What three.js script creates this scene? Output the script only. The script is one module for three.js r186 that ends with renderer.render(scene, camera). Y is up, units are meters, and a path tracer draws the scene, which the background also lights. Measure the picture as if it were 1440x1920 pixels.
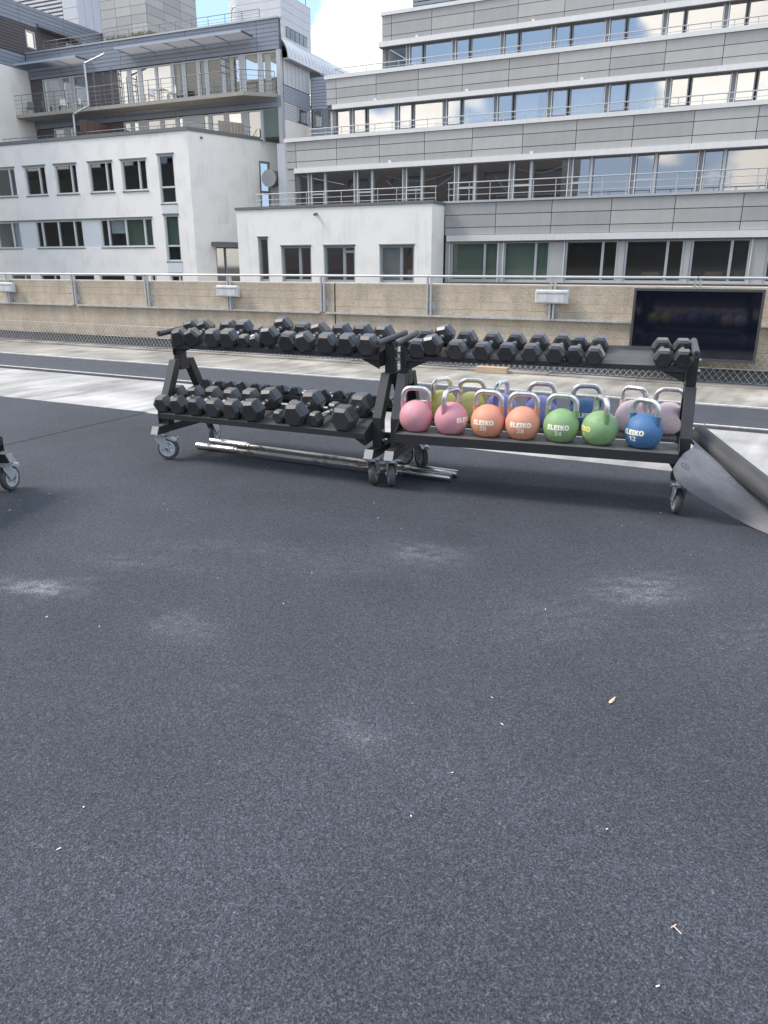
import * as THREE from 'three';
import { mergeGeometries, toCreasedNormals } from 'three/addons/utils/BufferGeometryUtils.js';
import { RoundedBoxGeometry } from 'three/addons/geometries/RoundedBoxGeometry.js';

// ---------------------------------------------------------------- camera, sky, sun, exposure
const scene = new THREE.Scene();
const camera = new THREE.PerspectiveCamera(68.88, 0.75, 0.05, 2000);
camera.position.set(0, 1.35, 0);
camera.rotation.x = THREE.MathUtils.degToRad(-18.2);
const renderer = new THREE.WebGLRenderer({ antialias: true });
renderer.toneMapping = THREE.LinearToneMapping;
renderer.toneMappingExposure = 1.56;
renderer.shadowMap.enabled = true;

const sun = new THREE.DirectionalLight(new THREE.Color(1, 0.91, 0.82), 2.6);
sun.position.set(-42, 44, -16);
sun.target.position.set(-4, 0, -12);
sun.castShadow = true;
sun.shadow.radius = 36;
sun.shadow.mapSize.set(2048, 2048);
Object.assign(sun.shadow.camera, { left: -50, right: 50, top: 50, bottom: -50, near: 1, far: 160 });
scene.add(sun, sun.target);

// seeded noise
const hash = (x, y, s) => { let h = (x * 374761393 + y * 668265263 + s * 974634777) | 0; h = Math.imul(h ^ (h >>> 13), 1274126177); h = Math.imul(h ^ (h >>> 16), 2246822519); return ((h ^ (h >>> 15)) >>> 0) / 4294967296; };
function rng(seed) { let a = seed >>> 0; return () => { a = (a + 0x6D2B79F5) | 0; let t = Math.imul(a ^ (a >>> 15), 1 | a); t = (t + Math.imul(t ^ (t >>> 7), 61 | t)) ^ t; return ((t ^ (t >>> 14)) >>> 0) / 4294967296; }; }
const sm = t => t * t * (3 - 2 * t);
const mod = (a, n) => ((a % n) + n) % n;
function vnoise(x, y, px, py, s) {
  const xi = Math.floor(x), yi = Math.floor(y), fx = sm(x - xi), fy = sm(y - yi);
  const x0 = px ? mod(xi, px) : xi, x1 = px ? mod(xi + 1, px) : xi + 1, y0 = py ? mod(yi, py) : yi, y1 = py ? mod(yi + 1, py) : yi + 1;
  const a = hash(x0, y0, s), b = hash(x1, y0, s), c = hash(x0, y1, s), d = hash(x1, y1, s);
  return a + (b - a) * fx + (c - a) * fy + (a - b - c + d) * fx * fy;
}
function fbm(x, y, px, py, s, oct = 4) { let v = 0, w = 0.5, n = 0; for (let i = 0; i < oct; i++) { v += w * vnoise(x, y, px, py, s + i); n += w; w *= 0.5; x *= 2; y *= 2; px *= 2; py *= 2; } return v / n; }
function noise3(x, y, z, s) {
  const zi = Math.floor(z), f = sm(z - zi);
  return vnoise(x, y, 0, 0, s + zi * 131) * (1 - f) + vnoise(x, y, 0, 0, s + (zi + 1) * 131) * f;
}
function fbm3(x, y, z, s, oct) { let v = 0, w = 0.5, n = 0; for (let i = 0; i < oct; i++) { v += w * noise3(x, y, z, s + i * 17); n += w; w *= 0.5; x *= 2.03; y *= 2.03; z *= 2.03; } return v / n; }
const clamp = (v, a = 0, b = 1) => Math.min(b, Math.max(a, v));
const sstep = (a, b, v) => sm(clamp((v - a) / (b - a)));

// broken cumulus in a blue sky, computed as air and cloud only
{
  const w = 2048, h = 1024, d = new Float32Array(w * h * 4);
  for (let j = 0; j < h; j++) {
    const el = ((j + 0.5) / h - 0.5) * Math.PI, sy = Math.sin(el), cy = Math.cos(el);
    for (let i = 0; i < w; i++) {
      const az = ((i + 0.5) / w - 0.5) * 2 * Math.PI, x = Math.cos(az) * cy, z = Math.sin(az) * cy, o = (j * w + i) * 4;
      if (sy < -0.02) { d[o] = 0.2; d[o + 1] = 0.2; d[o + 2] = 0.21; d[o + 3] = 1; continue; }
      const up = clamp(sy), hz = Math.pow(1 - up, 3.2);
      let r = 0.25 + 0.45 * hz, g = 0.50 + 0.32 * hz, b = 0.90 + 0.10 * hz;
      const px = x * 3.4, py = sy * 5.6, pz = z * 3.4;
      let c = fbm3(px + 3.1, py + 7.7, pz + 1.3, 5, 7);
      c += 0.20 * fbm3(px * 4, py * 4, pz * 4, 91, 6) - 0.10;
      // the big cumulus over the roofs ahead, with clear blue beside it
      const dx = x - 0.045, dy = sy - 0.20, inFront = z < 0 ? 1 : 0;
      c += inFront * (0.30 * Math.exp(-(dx * dx) / 0.010 - (dy * dy) / 0.014) - 0.26 * Math.exp(-((x + 0.13) ** 2) / 0.006 - ((sy - 0.29) ** 2) / 0.012));
      const m = sstep(0.47, 0.525, c), thick = sstep(0.50, 0.72, c);
      const lit = 1.55 - 0.42 * thick * (0.2 + 1.2 * sstep(0.35, 0.65, fbm3(px * 1.9, py * 1.9, pz * 1.9, 33, 5)));
      r += (lit - r) * m; g += (lit * 0.955 - g) * m; b += (lit * 0.885 - b) * m;
      d[o] = r; d[o + 1] = g; d[o + 2] = b; d[o + 3] = 1;
    }
  }
  const t = new THREE.DataTexture(d, w, h, THREE.RGBAFormat, THREE.FloatType);
  t.mapping = THREE.EquirectangularReflectionMapping; t.magFilter = t.minFilter = THREE.LinearFilter; t.needsUpdate = true;
  scene.background = t; scene.environment = t;
}

// ---------------------------------------------------------------- textures and materials
const enc = v => Math.round(255 * clamp(v <= 0.0031308 ? v * 12.92 : 1.055 * Math.pow(v, 1 / 2.4) - 0.055));
function dataTex(w, h, fn, srgb, rx = 1, ry = rx) {
  const d = new Uint8Array(w * h * 4);
  for (let j = 0; j < h; j++) for (let i = 0; i < w; i++) {
    const c = fn(i, j), o = (j * w + i) * 4;
    if (srgb) { d[o] = enc(c[0]); d[o + 1] = enc(c[1]); d[o + 2] = enc(c[2]); } else d[o] = d[o + 1] = d[o + 2] = Math.round(255 * clamp(c));
    d[o + 3] = 255;
  }
  const t = new THREE.DataTexture(d, w, h);
  t.wrapS = t.wrapT = THREE.RepeatWrapping; t.magFilter = THREE.LinearFilter; t.minFilter = THREE.LinearMipmapLinearFilter; t.generateMipmaps = true;
  if (srgb) t.colorSpace = THREE.SRGBColorSpace;
  t.repeat.set(rx, ry); t.needsUpdate = true; return t;
}
function blurNoise(n, seed, r, passes) {                 // wrapping box-blurred white noise
  let a = new Float32Array(n * n), b = new Float32Array(n * n);
  const R = rng(seed); for (let i = 0; i < a.length; i++) a[i] = R() - 0.5;
  for (let p = 0; p < passes; p++) {
    for (let y = 0; y < n; y++) { let s = 0; const o = y * n; for (let k = -r; k <= r; k++) s += a[o + mod(k, n)]; for (let x = 0; x < n; x++) { b[o + x] = s; s += a[o + (x + r + 1) % n] - a[o + mod(x - r, n)]; } }
    for (let x = 0; x < n; x++) { let s = 0; for (let k = -r; k <= r; k++) s += b[mod(k, n) * n + x]; for (let y = 0; y < n; y++) { a[y * n + x] = s; s += b[((y + r + 1) % n) * n + x] - b[mod(y - r, n) * n + x]; } }
  }
  let q = 0; for (const v of a) q += v * v; q = 1 / Math.sqrt(q / a.length); for (let i = 0; i < a.length; i++) a[i] *= q; return a;
}
const std = (color, roughness = 0.7, o = {}) => new THREE.MeshStandardMaterial({ color: Array.isArray(color) ? new THREE.Color().setRGB(...color) : color, roughness, ...o });
const phys = (color, roughness, o = {}) => new THREE.MeshPhysicalMaterial({ color: new THREE.Color().setRGB(...color), roughness, ...o });

const M = {};
{ // rubber granulate flooring
  const N = 2048, a = blurNoise(N, 11, 1, 2), b = blurNoise(N, 12, 3, 2);
  const v = (i, j) => a[j * N + i] * 0.85 + b[j * N + i] * 0.18;
  const col = dataTex(N, N, (i, j) => { const k = Math.exp(v(i, j) * 0.46); return [0.0385 * k, 0.0430 * k, 0.0535 * k]; }, true, 1 / 1.9);
  const bmp = dataTex(N, N, (i, j) => 0.5 + v(i, j) * 0.17, false, 1 / 1.9);
  M.rubber = std([1, 1, 1], 0.93, { map: col, bumpMap: bmp, bumpScale: 0.0035, vertexColors: true });
}
{ // running track: smooth dark surfacing
  const N = 512, a = blurNoise(N, 21, 1, 2);
  const col = dataTex(N, N, (i, j) => { const f = 0.8 + 0.4 * fbm(i / 64, j / 64, 8, 8, 3); const k = f * Math.exp(a[j * N + i] * 0.16); return [0.040 * k, 0.044 * k, 0.054 * k]; }, true, 1 / 1.5);
  M.track = std([1, 1, 1], 0.85, { map: col });
}
{ // trowelled concrete, streaked and stained
  const N = 1024, a = blurNoise(N, 31, 1, 1);
  const f = (i, j) => { const u = i / N, v = j / N; const st = fbm(u * 34 - v * 3, v * 4 + u * 2, 0, 0, 41, 4); const bl = fbm(u * 7, v * 7, 7, 7, 45, 5); return 0.62 + 0.42 * (st - 0.5) + 0.75 * (bl - 0.5) + a[mod(j, N) * N + mod(i, N)] * 0.03; };
  const wr = (i, j) => { const e = clamp((i - N * 0.85) / (N * 0.15)), g = clamp((j - N * 0.85) / (N * 0.15)); return (f(i, j) * (1 - e) + f(i - N, j) * e) * (1 - g) + (f(i, j - N) * (1 - e) + f(i - N, j - N) * e) * g; };
  const col = dataTex(N, N, (i, j) => { const k = wr(i, j); return [0.53 * k, 0.515 * k, 0.495 * k]; }, true, 1 / 3.7);
  M.concrete = std([1, 1, 1], 0.9, { map: col, vertexColors: true });
  M.concreteKerb = std([0.86, 0.82, 0.75], 0.95, { map: col });
}
{ // beige board-marked concrete with exposed grit
  const N = 1024, a = blurNoise(N, 51, 1, 1), b = blurNoise(N, 52, 2, 2);
  const val = (i, j) => 0.10 * a[j * N + i] + 0.13 * b[j * N + i] + 0.9 * (fbm(i / 128, j / 64, 8, 16, 53, 4) - 0.5);
  const col = dataTex(N, N, (i, j) => { const k = Math.exp(0.55 * val(i, j)); const w = fbm(i / 100, j / 100, 0, 0, 57, 3); return [0.46 * k, (0.395 - 0.012 * w) * k, (0.31 - 0.02 * w) * k]; }, true, 1 / 1.9);
  const bmp = dataTex(N, N, (i, j) => 0.5 + 0.12 * a[j * N + i] + 0.1 * b[j * N + i], false, 1 / 1.9);
  M.wall = std([1, 1, 1], 0.95, { map: col, bumpMap: bmp, bumpScale: 0.006 });
  M.wallBlock = std([1, 0.9, 0.8], 0.95, { map: col });
}
{ // white render with faint water staining
  const N = 1024, a = blurNoise(N, 61, 1, 1);
  const col = dataTex(N, N, (i, j) => { const st = fbm(i / 12, j / 170, 0, 6, 63, 4), bl = fbm(i / 90, j / 90, 0, 0, 66, 5); const k = 1 - 0.09 * sstep(0.45, 0.9, st) * sstep(0.3, 0.7, bl) - 0.07 * sstep(0.4, 0.85, bl) + a[j * N + i] * 0.014; return [0.82 * k, 0.793 * k, 0.745 * k]; }, true, 1 / 9, 1 / 9);
  M.plaster = std([1, 1, 1], 0.9, { map: col });
}
function metalTex(seed, lo, hi, rep) { const N = 512; return dataTex(N, N, (i, j) => { const k = lo + (hi - lo) * (0.6 * fbm(i / 20, j / 128, 0, 4, seed, 4) + 0.4 * fbm(i / 64, j / 64, 8, 8, seed + 9, 4)); return [k, k, k]; }, true, rep); }
const brushed = metalTex(71, 0.82, 1.0, 1 / 3), mottle = metalTex(75, 0.62, 1.1, 1 / 0.8), dusty = metalTex(79, 0.35, 1.35, 1 / 0.7);
M.panelA = std([0.405, 0.397, 0.383], 0.55, { map: brushed, metalness: 0.15 });
M.panelB = std([0.365, 0.359, 0.35], 0.55, { map: brushed, metalness: 0.15 });
M.panelC = std([0.44, 0.431, 0.415], 0.55, { map: brushed, metalness: 0.15 });
M.backing = std([0.11, 0.11, 0.115], 0.8);
M.coping = std([0.70, 0.695, 0.68], 0.5, { map: brushed, metalness: 0.2 });
M.alu = std([0.42, 0.43, 0.44], 0.45, { metalness: 0.25 });
M.darkAlu = std([0.17, 0.18, 0.19], 0.5, { metalness: 0.2 });
M.frameWhite = std([0.55, 0.56, 0.55], 0.5);
M.frameGrey = std([0.27, 0.29, 0.29], 0.5);
M.sill = std([0.16, 0.17, 0.175], 0.5, { metalness: 0.3 });
M.galv = std([0.56, 0.57, 0.57], 0.42, { metalness: 0.3, map: mottle });
M.boardGrey = std([0.245, 0.275, 0.325], 0.6, { map: brushed });
M.boardBlue = std([0.40, 0.44, 0.52], 0.6, { map: brushed });
M.boardWhite = std([0.62, 0.63, 0.66], 0.6, { map: brushed });
M.wood = std([0.115, 0.10, 0.105], 0.8, { map: mottle });
M.woodRed = std([0.20, 0.105, 0.08], 0.85, { map: mottle });
M.woodPale = std([0.36, 0.31, 0.26], 0.85, { map: mottle });
M.slabCon = std([0.40, 0.37, 0.33], 0.9, { map: mottle });
M.vault = std([0.66, 0.68, 0.71], 0.45, { metalness: 0.2, map: brushed });
M.infill = std([0.60, 0.63, 0.64], 0.55);
M.room = std([0.46, 0.44, 0.42], 0.9);
M.roomDark = std([0.42, 0.43, 0.45], 0.9);
M.roomPale = std([0.55, 0.53, 0.5], 0.9);
M.curtain = std([0.62, 0.62, 0.58], 0.95, { side: THREE.DoubleSide });
M.blindGreen = std([0.27, 0.33, 0.235], 0.9, { side: THREE.DoubleSide });
M.blindWhite = std([0.72, 0.74, 0.74], 0.9, { side: THREE.DoubleSide });
M.cable = std([0.85, 0.82, 0.72], 0.5);
const glass = (tint, ior) => phys(tint, 0.015, { transmission: 1, thickness: 0, ior });
M.glassMirror = glass([0.60, 0.64, 0.66], 4.6);
M.glassMid = glass([0.50, 0.54, 0.55], 3.3);
M.glassDark = glass([0.56, 0.62, 0.64], 1.85);
M.glassClear = glass([0.75, 0.8, 0.8], 1.8);
M.glassGreen = phys([0.55, 0.78, 0.70], 0.35, { transmission: 0.9, thickness: 0, ior: 1.6 });
M.asphalt = std([0.05, 0.05, 0.052], 0.95);
M.shade = std([0.075, 0.085, 0.105], 0.6);
M.markWhite = std([0.62, 0.61, 0.59], 0.7, { map: mottle });
M.black = std([0.026, 0.027, 0.030], 0.5, { map: mottle });
M.blackDust = std([0.062, 0.063, 0.066], 0.62, { map: dusty });
M.shelfGrey = std([0.11, 0.108, 0.105], 0.65, { map: dusty });
M.blackPlain = std([0.014, 0.0145, 0.016], 0.5);
M.capSteel = std([0.34, 0.33, 0.32], 0.5, { metalness: 0.3, map: mottle });
M.hole = std([0.004, 0.004, 0.004], 0.9);
M.hexRubber = std([0.050, 0.050, 0.053], 0.30, { map: metalTex(83, 0.5, 1.35, 1 / 0.25) });
M.hexRubber2 = std([0.042, 0.042, 0.045], 0.28, { map: M.hexRubber.map });
M.hexRubber3 = std([0.058, 0.057, 0.058], 0.34, { map: M.hexRubber.map });
M.chrome = std([0.78, 0.77, 0.75], 0.28, { metalness: 1 });
M.steelHandle = std([0.80, 0.785, 0.76], 0.36, { metalness: 0.9, map: mottle });
M.zinc = std([0.62, 0.66, 0.69], 0.36, { metalness: 0.45, map: mottle });
M.hub = std([0.62, 0.65, 0.67], 0.5, { metalness: 0.2 });
M.tyre = std([0.10, 0.10, 0.102], 0.8, { map: mottle });
M.bolt = std([0.5, 0.52, 0.54], 0.35, { metalness: 0.8 });
M.boxGrey = std([0.60, 0.61, 0.61], 0.5, { map: mottle });
M.tvFrame = std([0.055, 0.057, 0.062], 0.45);
M.tvScreen = phys([0.006, 0.007, 0.014], 0.05, { ior: 1.5 });
M.flashing = std([0.22, 0.23, 0.25], 0.7, { map: mottle });
M.foam = std([0.75, 0.74, 0.70], 0.8);

// ---------------------------------------------------------------- helpers
const used = new Map();
const numbered = n => { const k = used.get(n) || 0; used.set(n, k + 1); return k ? `${n}_${String(k).padStart(3, '0')}` : n; };
function tag(o, label, category, group, kind) { if (label) o.userData.label = label; if (category) o.userData.category = category; if (group) o.userData.group = group; if (kind) o.userData.kind = kind; return o; }
function shadow(o) { o.traverse(m => { if (m.isMesh) { m.castShadow = true; m.receiveShadow = true; } }); return o; }
const rad = THREE.MathUtils.degToRad;
function thing(name, label, category, group) { const g = new THREE.Group(); g.name = numbered(name); scene.add(g); return tag(g, label, category, group); }
function part(name, geo, mat, parent, pos) { const m = new THREE.Mesh(geo, mat); m.name = name; if (pos) m.position.set(...pos); m.castShadow = m.receiveShadow = true; parent.add(m); return m; }
function struct(name, geo, mat) { const m = new THREE.Mesh(geo, mat); m.name = name; m.userData.kind = 'structure'; m.castShadow = m.receiveShadow = true; scene.add(m); return m; }
const boxCache = new Map();
function boxGeo(w, h, d) {                                 // box with uv in metres
  const k = `${w.toFixed(4)},${h.toFixed(4)},${d.toFixed(4)}`; let g = boxCache.get(k); if (g) return g;
  g = new THREE.BoxGeometry(w, h, d); const uv = g.attributes.uv, s = [[d, h], [d, h], [w, d], [w, d], [w, h], [w, h]];
  for (let i = 0; i < 24; i++) uv.setXY(i, uv.getX(i) * s[i >> 2][0], uv.getY(i) * s[i >> 2][1]);
  boxCache.set(k, g); return g;
}
const bx = (x0, x1, y0, y1, z0, z1) => boxGeo(Math.abs(x1 - x0), Math.abs(y1 - y0), Math.abs(z1 - z0)).clone().translate((x0 + x1) / 2, (y0 + y1) / 2, (z0 + z1) / 2);
const merge = a => { const idx = a.every(g => g.index); const l = a.map(g => { let q = idx ? g : (g.index ? g.toNonIndexed() : g); for (const k of Object.keys(q.attributes)) if (!['position', 'normal', 'uv'].includes(k)) { q = q === g ? q.clone() : q; q.deleteAttribute(k); } return q; }); return mergeGeometries(l); };
const rbox = (w, h, d, r = 0.003, seg = 2) => new RoundedBoxGeometry(w, h, d, seg, r);
const cyl = (r0, r1, h, n = 20) => new THREE.CylinderGeometry(r0, r1, h, n);
function bar(a, b, r, n = 8, r2 = r) {                     // cylinder between two points
  const A = new THREE.Vector3(...a), Bv = new THREE.Vector3(...b), d = Bv.clone().sub(A), L = d.length();
  const g = new THREE.CylinderGeometry(r2, r, L, n); g.applyQuaternion(new THREE.Quaternion().setFromUnitVectors(new THREE.Vector3(0, 1, 0), d.normalize())); const c = A.add(Bv).multiplyScalar(0.5); return g.translate(c.x, c.y, c.z);
}
function tube(pts, r, seg = 40, n = 10, tension = 0.5) { return new THREE.TubeGeometry(new THREE.CatmullRomCurve3(pts.map(p => new THREE.Vector3(...p)), false, 'catmullrom', tension), seg, r, n, false); }
function poly(pts, depth, bevel = 0) {                     // outline in x,y extruded to +z
  const s = new THREE.Shape(pts.map(p => new THREE.Vector2(...p)));
  return new THREE.ExtrudeGeometry(s, { depth, bevelEnabled: bevel > 0, bevelThickness: bevel, bevelSize: bevel, bevelOffset: -bevel, bevelSegments: 1 });
}
function place(g, ang, X, Y, Z, extra = 0) { const a = rad(ang); g.position.set(X * Math.cos(a) - Z * Math.sin(a), Y, X * Math.sin(a) + Z * Math.cos(a)); g.rotation.y = -a + extra; return g; }
// ---------------------------------------------------------------- the roof we stand on (its own axes: x along the track, z towards us)
const ROOF = 26.8;
const onRoof = (m, X = 0, Y = 0, Z = 0) => place(m, ROOF, X, Y, Z);
const rc = Math.cos(rad(ROOF)), rs = Math.sin(rad(ROOF));
function sheet(name, mat, x0, x1, z0, z1, y, step, colour, edge) {
  const nx = Math.max(1, Math.round((x1 - x0) / step)), nz = Math.max(1, Math.round((z1 - z0) / step));
  const P = new Float32Array((nx + 1) * (nz + 1) * 3), U = new Float32Array((nx + 1) * (nz + 1) * 2), K = new Float32Array(P.length), I = [];
  for (let j = 0, o = 0; j <= nz; j++) for (let i = 0; i <= nx; i++, o++) {
    const x = x0 + (x1 - x0) * i / nx; let z = z0 + (z1 - z0) * j / nz; if (edge && j === 0) z += edge(x);
    P[o * 3] = x; P[o * 3 + 1] = y; P[o * 3 + 2] = z; U[o * 2] = x; U[o * 2 + 1] = -z;
    const c = colour ? colour(x, z, x * rc - z * rs, x * rs + z * rc) : [1, 1, 1]; K.set(c, o * 3);
    if (i < nx && j < nz) I.push(o, o + nx + 1, o + 1, o + 1, o + nx + 1, o + nx + 2);
  }
  const g = new THREE.BufferGeometry(); g.setAttribute('position', new THREE.BufferAttribute(P, 3)); g.setAttribute('uv', new THREE.BufferAttribute(U, 2)); g.setAttribute('color', new THREE.BufferAttribute(K, 3)); g.setIndex(I); g.computeVertexNormals();
  return onRoof(struct(name, g, mat));
}
struct('ground', new THREE.CircleGeometry(900, 48).rotateX(-Math.PI / 2).translate(0, -14.02, 0), M.asphalt);
onRoof(struct('roof_slab', bx(-26, 16, -14, -0.02, -10.3, 9), M.slabCon));
// pale concrete with grey weathering blotches
const concreteTone =  (x, z) => {
  const b = fbm(x * 0.7 + 9, z * 1.1, 0, 0, 401, 5), s = fbm(x * 6 - z * 0.6, z * 1.2 + x, 0, 0, 407, 4), far = z < -8.28 ? 1 : 0;
  const k = 0.95 + 0.5 * (b - 0.5) - 0.5 * sstep(0.5, 0.75, s) * sstep(0.4, 0.7, b), w = far ? 0.9 : 1;
  return [k * w, k * w * (far ? 0.96 : 0.99), k * w * (far ? 0.87 : 0.985)];
};
sheet('concrete_paving', M.concrete, -22, -6.835, -9.72, -5.1, 0, 0.06, concreteTone); sheet('concrete_paving_bay', M.concrete, -6.822, 12, -9.72, -5.1, 0.001, 0.06, concreteTone);
onRoof(struct('running_track', bx(-22, 12, 0.0, 0.008, -8.24, -7.09), M.track));
onRoof(struct('track_edging', bx(-22, 12, 0.0, 0.020, -8.285, -8.245), M.markWhite));
{ // near edging strip, laid a little unevenly in lengths
  const R = rng(5), g = [];
  for (let x = -22; x < 12; x += 2.4) { const dz = (R() - 0.5) * 0.016; g.push(bx(x, x + 2.393, 0.0, 0.030, -7.088 + dz, -7.055 + dz)); }
  onRoof(struct('track_kerb', merge(g), M.markWhite)); onRoof(struct('kerb_seal', bx(-22, 12, 0.0, 0.026, -7.046, -7.024), M.tyre));
}
// chalk and dust marks on the rubber: [world x, world z, half length, half width, turn, strength, density]
const marks = [[-1.53, -3.0, 0.20, 0.055, -0.28, 1.5], [-1.46, -3.03, 0.12, 0.04, -0.3, 0.9], [0.21, -3.43, 0.15, 0.085, -0.55, 1.1], [0.16, -3.33, 0.10, 0.05, -0.4, 0.5], [1.10, -2.99, 0.16, 0.12, 0.3, 0.95], [1.16, -2.90, 0.12, 0.05, 0.2, 0.7], [1.22, -3.08, 0.2, 0.1, 0, 0.4], [-0.80, -2.66, 0.12, 0.07, -0.5, 0.75], [-0.82, -2.58, 0.15, 0.06, -0.4, 0.4], [-0.09, -1.93, 0.085, 0.03, -0.75, 0.6], [-1.17, -3.30, 0.26, 0.08, -0.15, 0.45], [-0.75, -3.5, 0.35, 0.08, -0.1, 0.35], [-1.35, -3.12, 0.10, 0.04, 0, 0.35], [0.75, -2.75, 0.3, 0.2, 0.4, 0.25], [1.5, -2.6, 0.35, 0.12, 0.2, 0.25], [-0.2, -3.25, 0.4, 0.1, 0.1, 0.2], [0.0, -1.9, 0.25, 0.08, -0.6, 0.22]];
const rubberTone = (x, z, wx, wz) => {
  let k = 0.93 + 0.55 * (fbm(wx * 0.55, wz * 0.55, 0, 0, 501, 4) - 0.5) + 0.30 * (fbm(wx * 3, wz * 3, 0, 0, 507, 3) - 0.5), d = 0;
  for (const [mx, mz, a, b, t, s] of marks) {
    const dx = wx - mx, dz = wz - mz; if (Math.abs(dx) > 0.9 || Math.abs(dz) > 0.9) continue;
    const u = (dx * Math.cos(t) - dz * Math.sin(t)) / a, v = (dx * Math.sin(t) + dz * Math.cos(t)) / b;
    d += s * Math.exp(-(u * u + v * v) * 0.8) * clamp(3.2 * fbm(u * a * 16 + mx * 7, v * b * 46, 0, 0, 511, 4) - 0.85, 0, 1.9) * 1.25;
  }
  return [k + d * 1.12, k + d * 1.0, k + d * 0.86];
};
sheet('rubber_flooring', M.rubber, -5.256, 7, -5.33, 3.5, 0.012, 0.026, rubberTone, x => 0.016 * (fbm(x * 1.3, 0, 0, 0, 520, 3) - 0.5));
sheet('rubber_flooring_edge', M.rubber, -12, -5.264, -5.34, 3.5, 0.013, 0.06, rubberTone, x => 0.09 * (fbm(x * 0.8, 3, 0, 0, 521, 3) - 0.5));

// parapet wall of board-marked concrete, hung above a drainage gap
{
  const t = onRoof(thing('parapet_wall', 'beige board-marked concrete parapet wall behind the running track', 'wall'), -6, 0, -10);
  const ys = [0.18, 0.27, 0.375, 0.48, 0.585, 0.69, 0.785, 0.885, 0.995, 1.105], R = rng(8);
  const seg = (xa, xb) => {
    const pts = [[0.15, ys[0]]];
    ys.forEach((y, i) => { if (i === 0) { pts.push([0, y]); return; } const o = (R() - 0.5) * 0.005, prev = ys[i - 1]; pts.push([o, prev + (i === 1 ? 0.001 : 0.004)], [o + (R() - 0.5) * 0.003, y - 0.004]); if (i < ys.length - 1) pts.push([R() < 0.5 ? 0.0055 : 0.0025, y]); });
    pts.push([0.012, 1.118], [0.15, 1.125]);
    const g = poly(pts, xb - xa).rotateY(Math.PI / 2); return g.translate(xa + 6, 0, 0);
  };
  for (const [a, b] of [[-24, -15.9], [-15.885, -5.885], [-5.86, 4.14], [4.155, 14]]) part('wall_segment', seg(a, b), M.wall, t);
  for (const x of [-15.893, -5.8725, 4.148]) part('joint_seal', bx(x - 0.0105 + 6, x + 0.0105 + 6, 0.18, 1.11, -0.12, -0.012), std([0.09, 0.06, 0.045], 0.8), t);
  // the gap below it
  part('gutter_flashing', bx(-24 + 6, 14 + 6, -0.02, 0.15, -0.2, -0.17), M.flashing, t);
  for (const [a, b] of [[-12.55, -11.55], [-11.0, -10.9], [-10.2, -9.6], [-0.62, -0.58]]) part('foam_strip', bx(a + 6, b + 6, 0.150, 0.172, -0.165, -0.14), M.foam, t);
}
{ // rough kerb in front of the mesh, broken into short weathered lengths
  const t = onRoof(thing('wall_kerb', 'low weathered concrete kerb at the foot of the wire mesh', 'kerb'), -6, 0, -9.8), R = rng(77);
  for (let x = -22; x < 12;) { const L = 0.7 + R() * 1.1, h = 0.018 + R() * 0.014; const g = new RoundedBoxGeometry(L - 0.012, h, 0.16, 2, 0.006); part('kerb_stone', g, M.concreteKerb, t, [x + L / 2 + 6, h / 2 - 0.002, 0.045 + R() * 0.012]); x += L; }
}
// galvanised rail with doubled posts and a cable channel
{
  const t = onRoof(thing('guard_rail', 'galvanised steel guard rail on doubled posts along the concrete wall', 'railing'), -6, 0, -10);
  const xs = []; for (let x = -2.59 - 1.735 * 8; x < 8; x += 1.735) xs.push(x);
  for (const x of xs) {
    for (const s of [-1, 1]) {
      const p = part('post', bx(x + s * 0.027 - 0.011 + 6, x + s * 0.027 + 0.011 + 6, 0.705, 1.205, 0.012, 0.052), M.galv, t);
    }
    part('fixing_plate', bx(x - 0.075 + 6, x + 0.085 + 6, 0.775, 0.885, 0.002, 0.011), M.zinc, t);
    for (const s of [-1, 1]) for (const y of [0.79, 0.868]) part('bolt', cyl(0.007, 0.007, 0.012, 6).rotateX(Math.PI / 2), M.bolt, t, [x + 0.005 + s * 0.068 + 6, y, 0.016]);
  }
  for (let i = 0; i + 1 < xs.length; i++) part('top_rail', bar([xs[i] + 0.004 + 6, 1.222, 0.032], [xs[i + 1] - 0.004 + 6, 1.222, 0.032], 0.0165, 10), M.galv, t);
  for (let i = 0; i + 3 < xs.length; i += 3) part('cable_channel', bx(xs[i] + 0.05 + 6, xs[i + 3] - 0.05 + 6, 0.678, 0.704, 0.006, 0.060), M.galv, t);
  xs.filter((x, i) => i % 3 === 2 && x < 0 && x > -14).forEach((x, i) => {
    const names = ['pale grey metal box on the rail posts at the far end beside the first post', 'pale grey metal box on the rail posts behind the left dumbbell rack', 'pale grey metal box on the rail posts beside the wall television'];
    const q = onRoof(thing('junction_box', names[i], 'box'), x + 0.01, 0.98, -9.9);
    const R = new THREE.Shape([[-0.215, -0.085], [0.215, -0.085], [0.215, 0.085], [-0.215, 0.085]].map(p => new THREE.Vector2(...p)));
    part('housing', new THREE.ExtrudeGeometry(R, { depth: 0.05, bevelEnabled: true, bevelThickness: 0.012, bevelSize: 0.012, bevelOffset: -0.012, bevelSegments: 1 }).translate(0, 0, -0.04), M.boxGrey, q);
    part('cover', merge([bx(-0.195, 0.195, 0.045, 0.063, 0.0225, 0.034), bx(-0.175, 0.175, -0.068, 0.035, 0.0225, 0.028)]), M.boxGrey, q);
    part('cable_duct', merge([bx(-0.035, -0.012, -0.285, -0.087, -0.036, -0.016), bx(0.012, 0.035, -0.285, -0.087, -0.036, -0.016)]), M.galv, q);
  });
}
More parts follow.
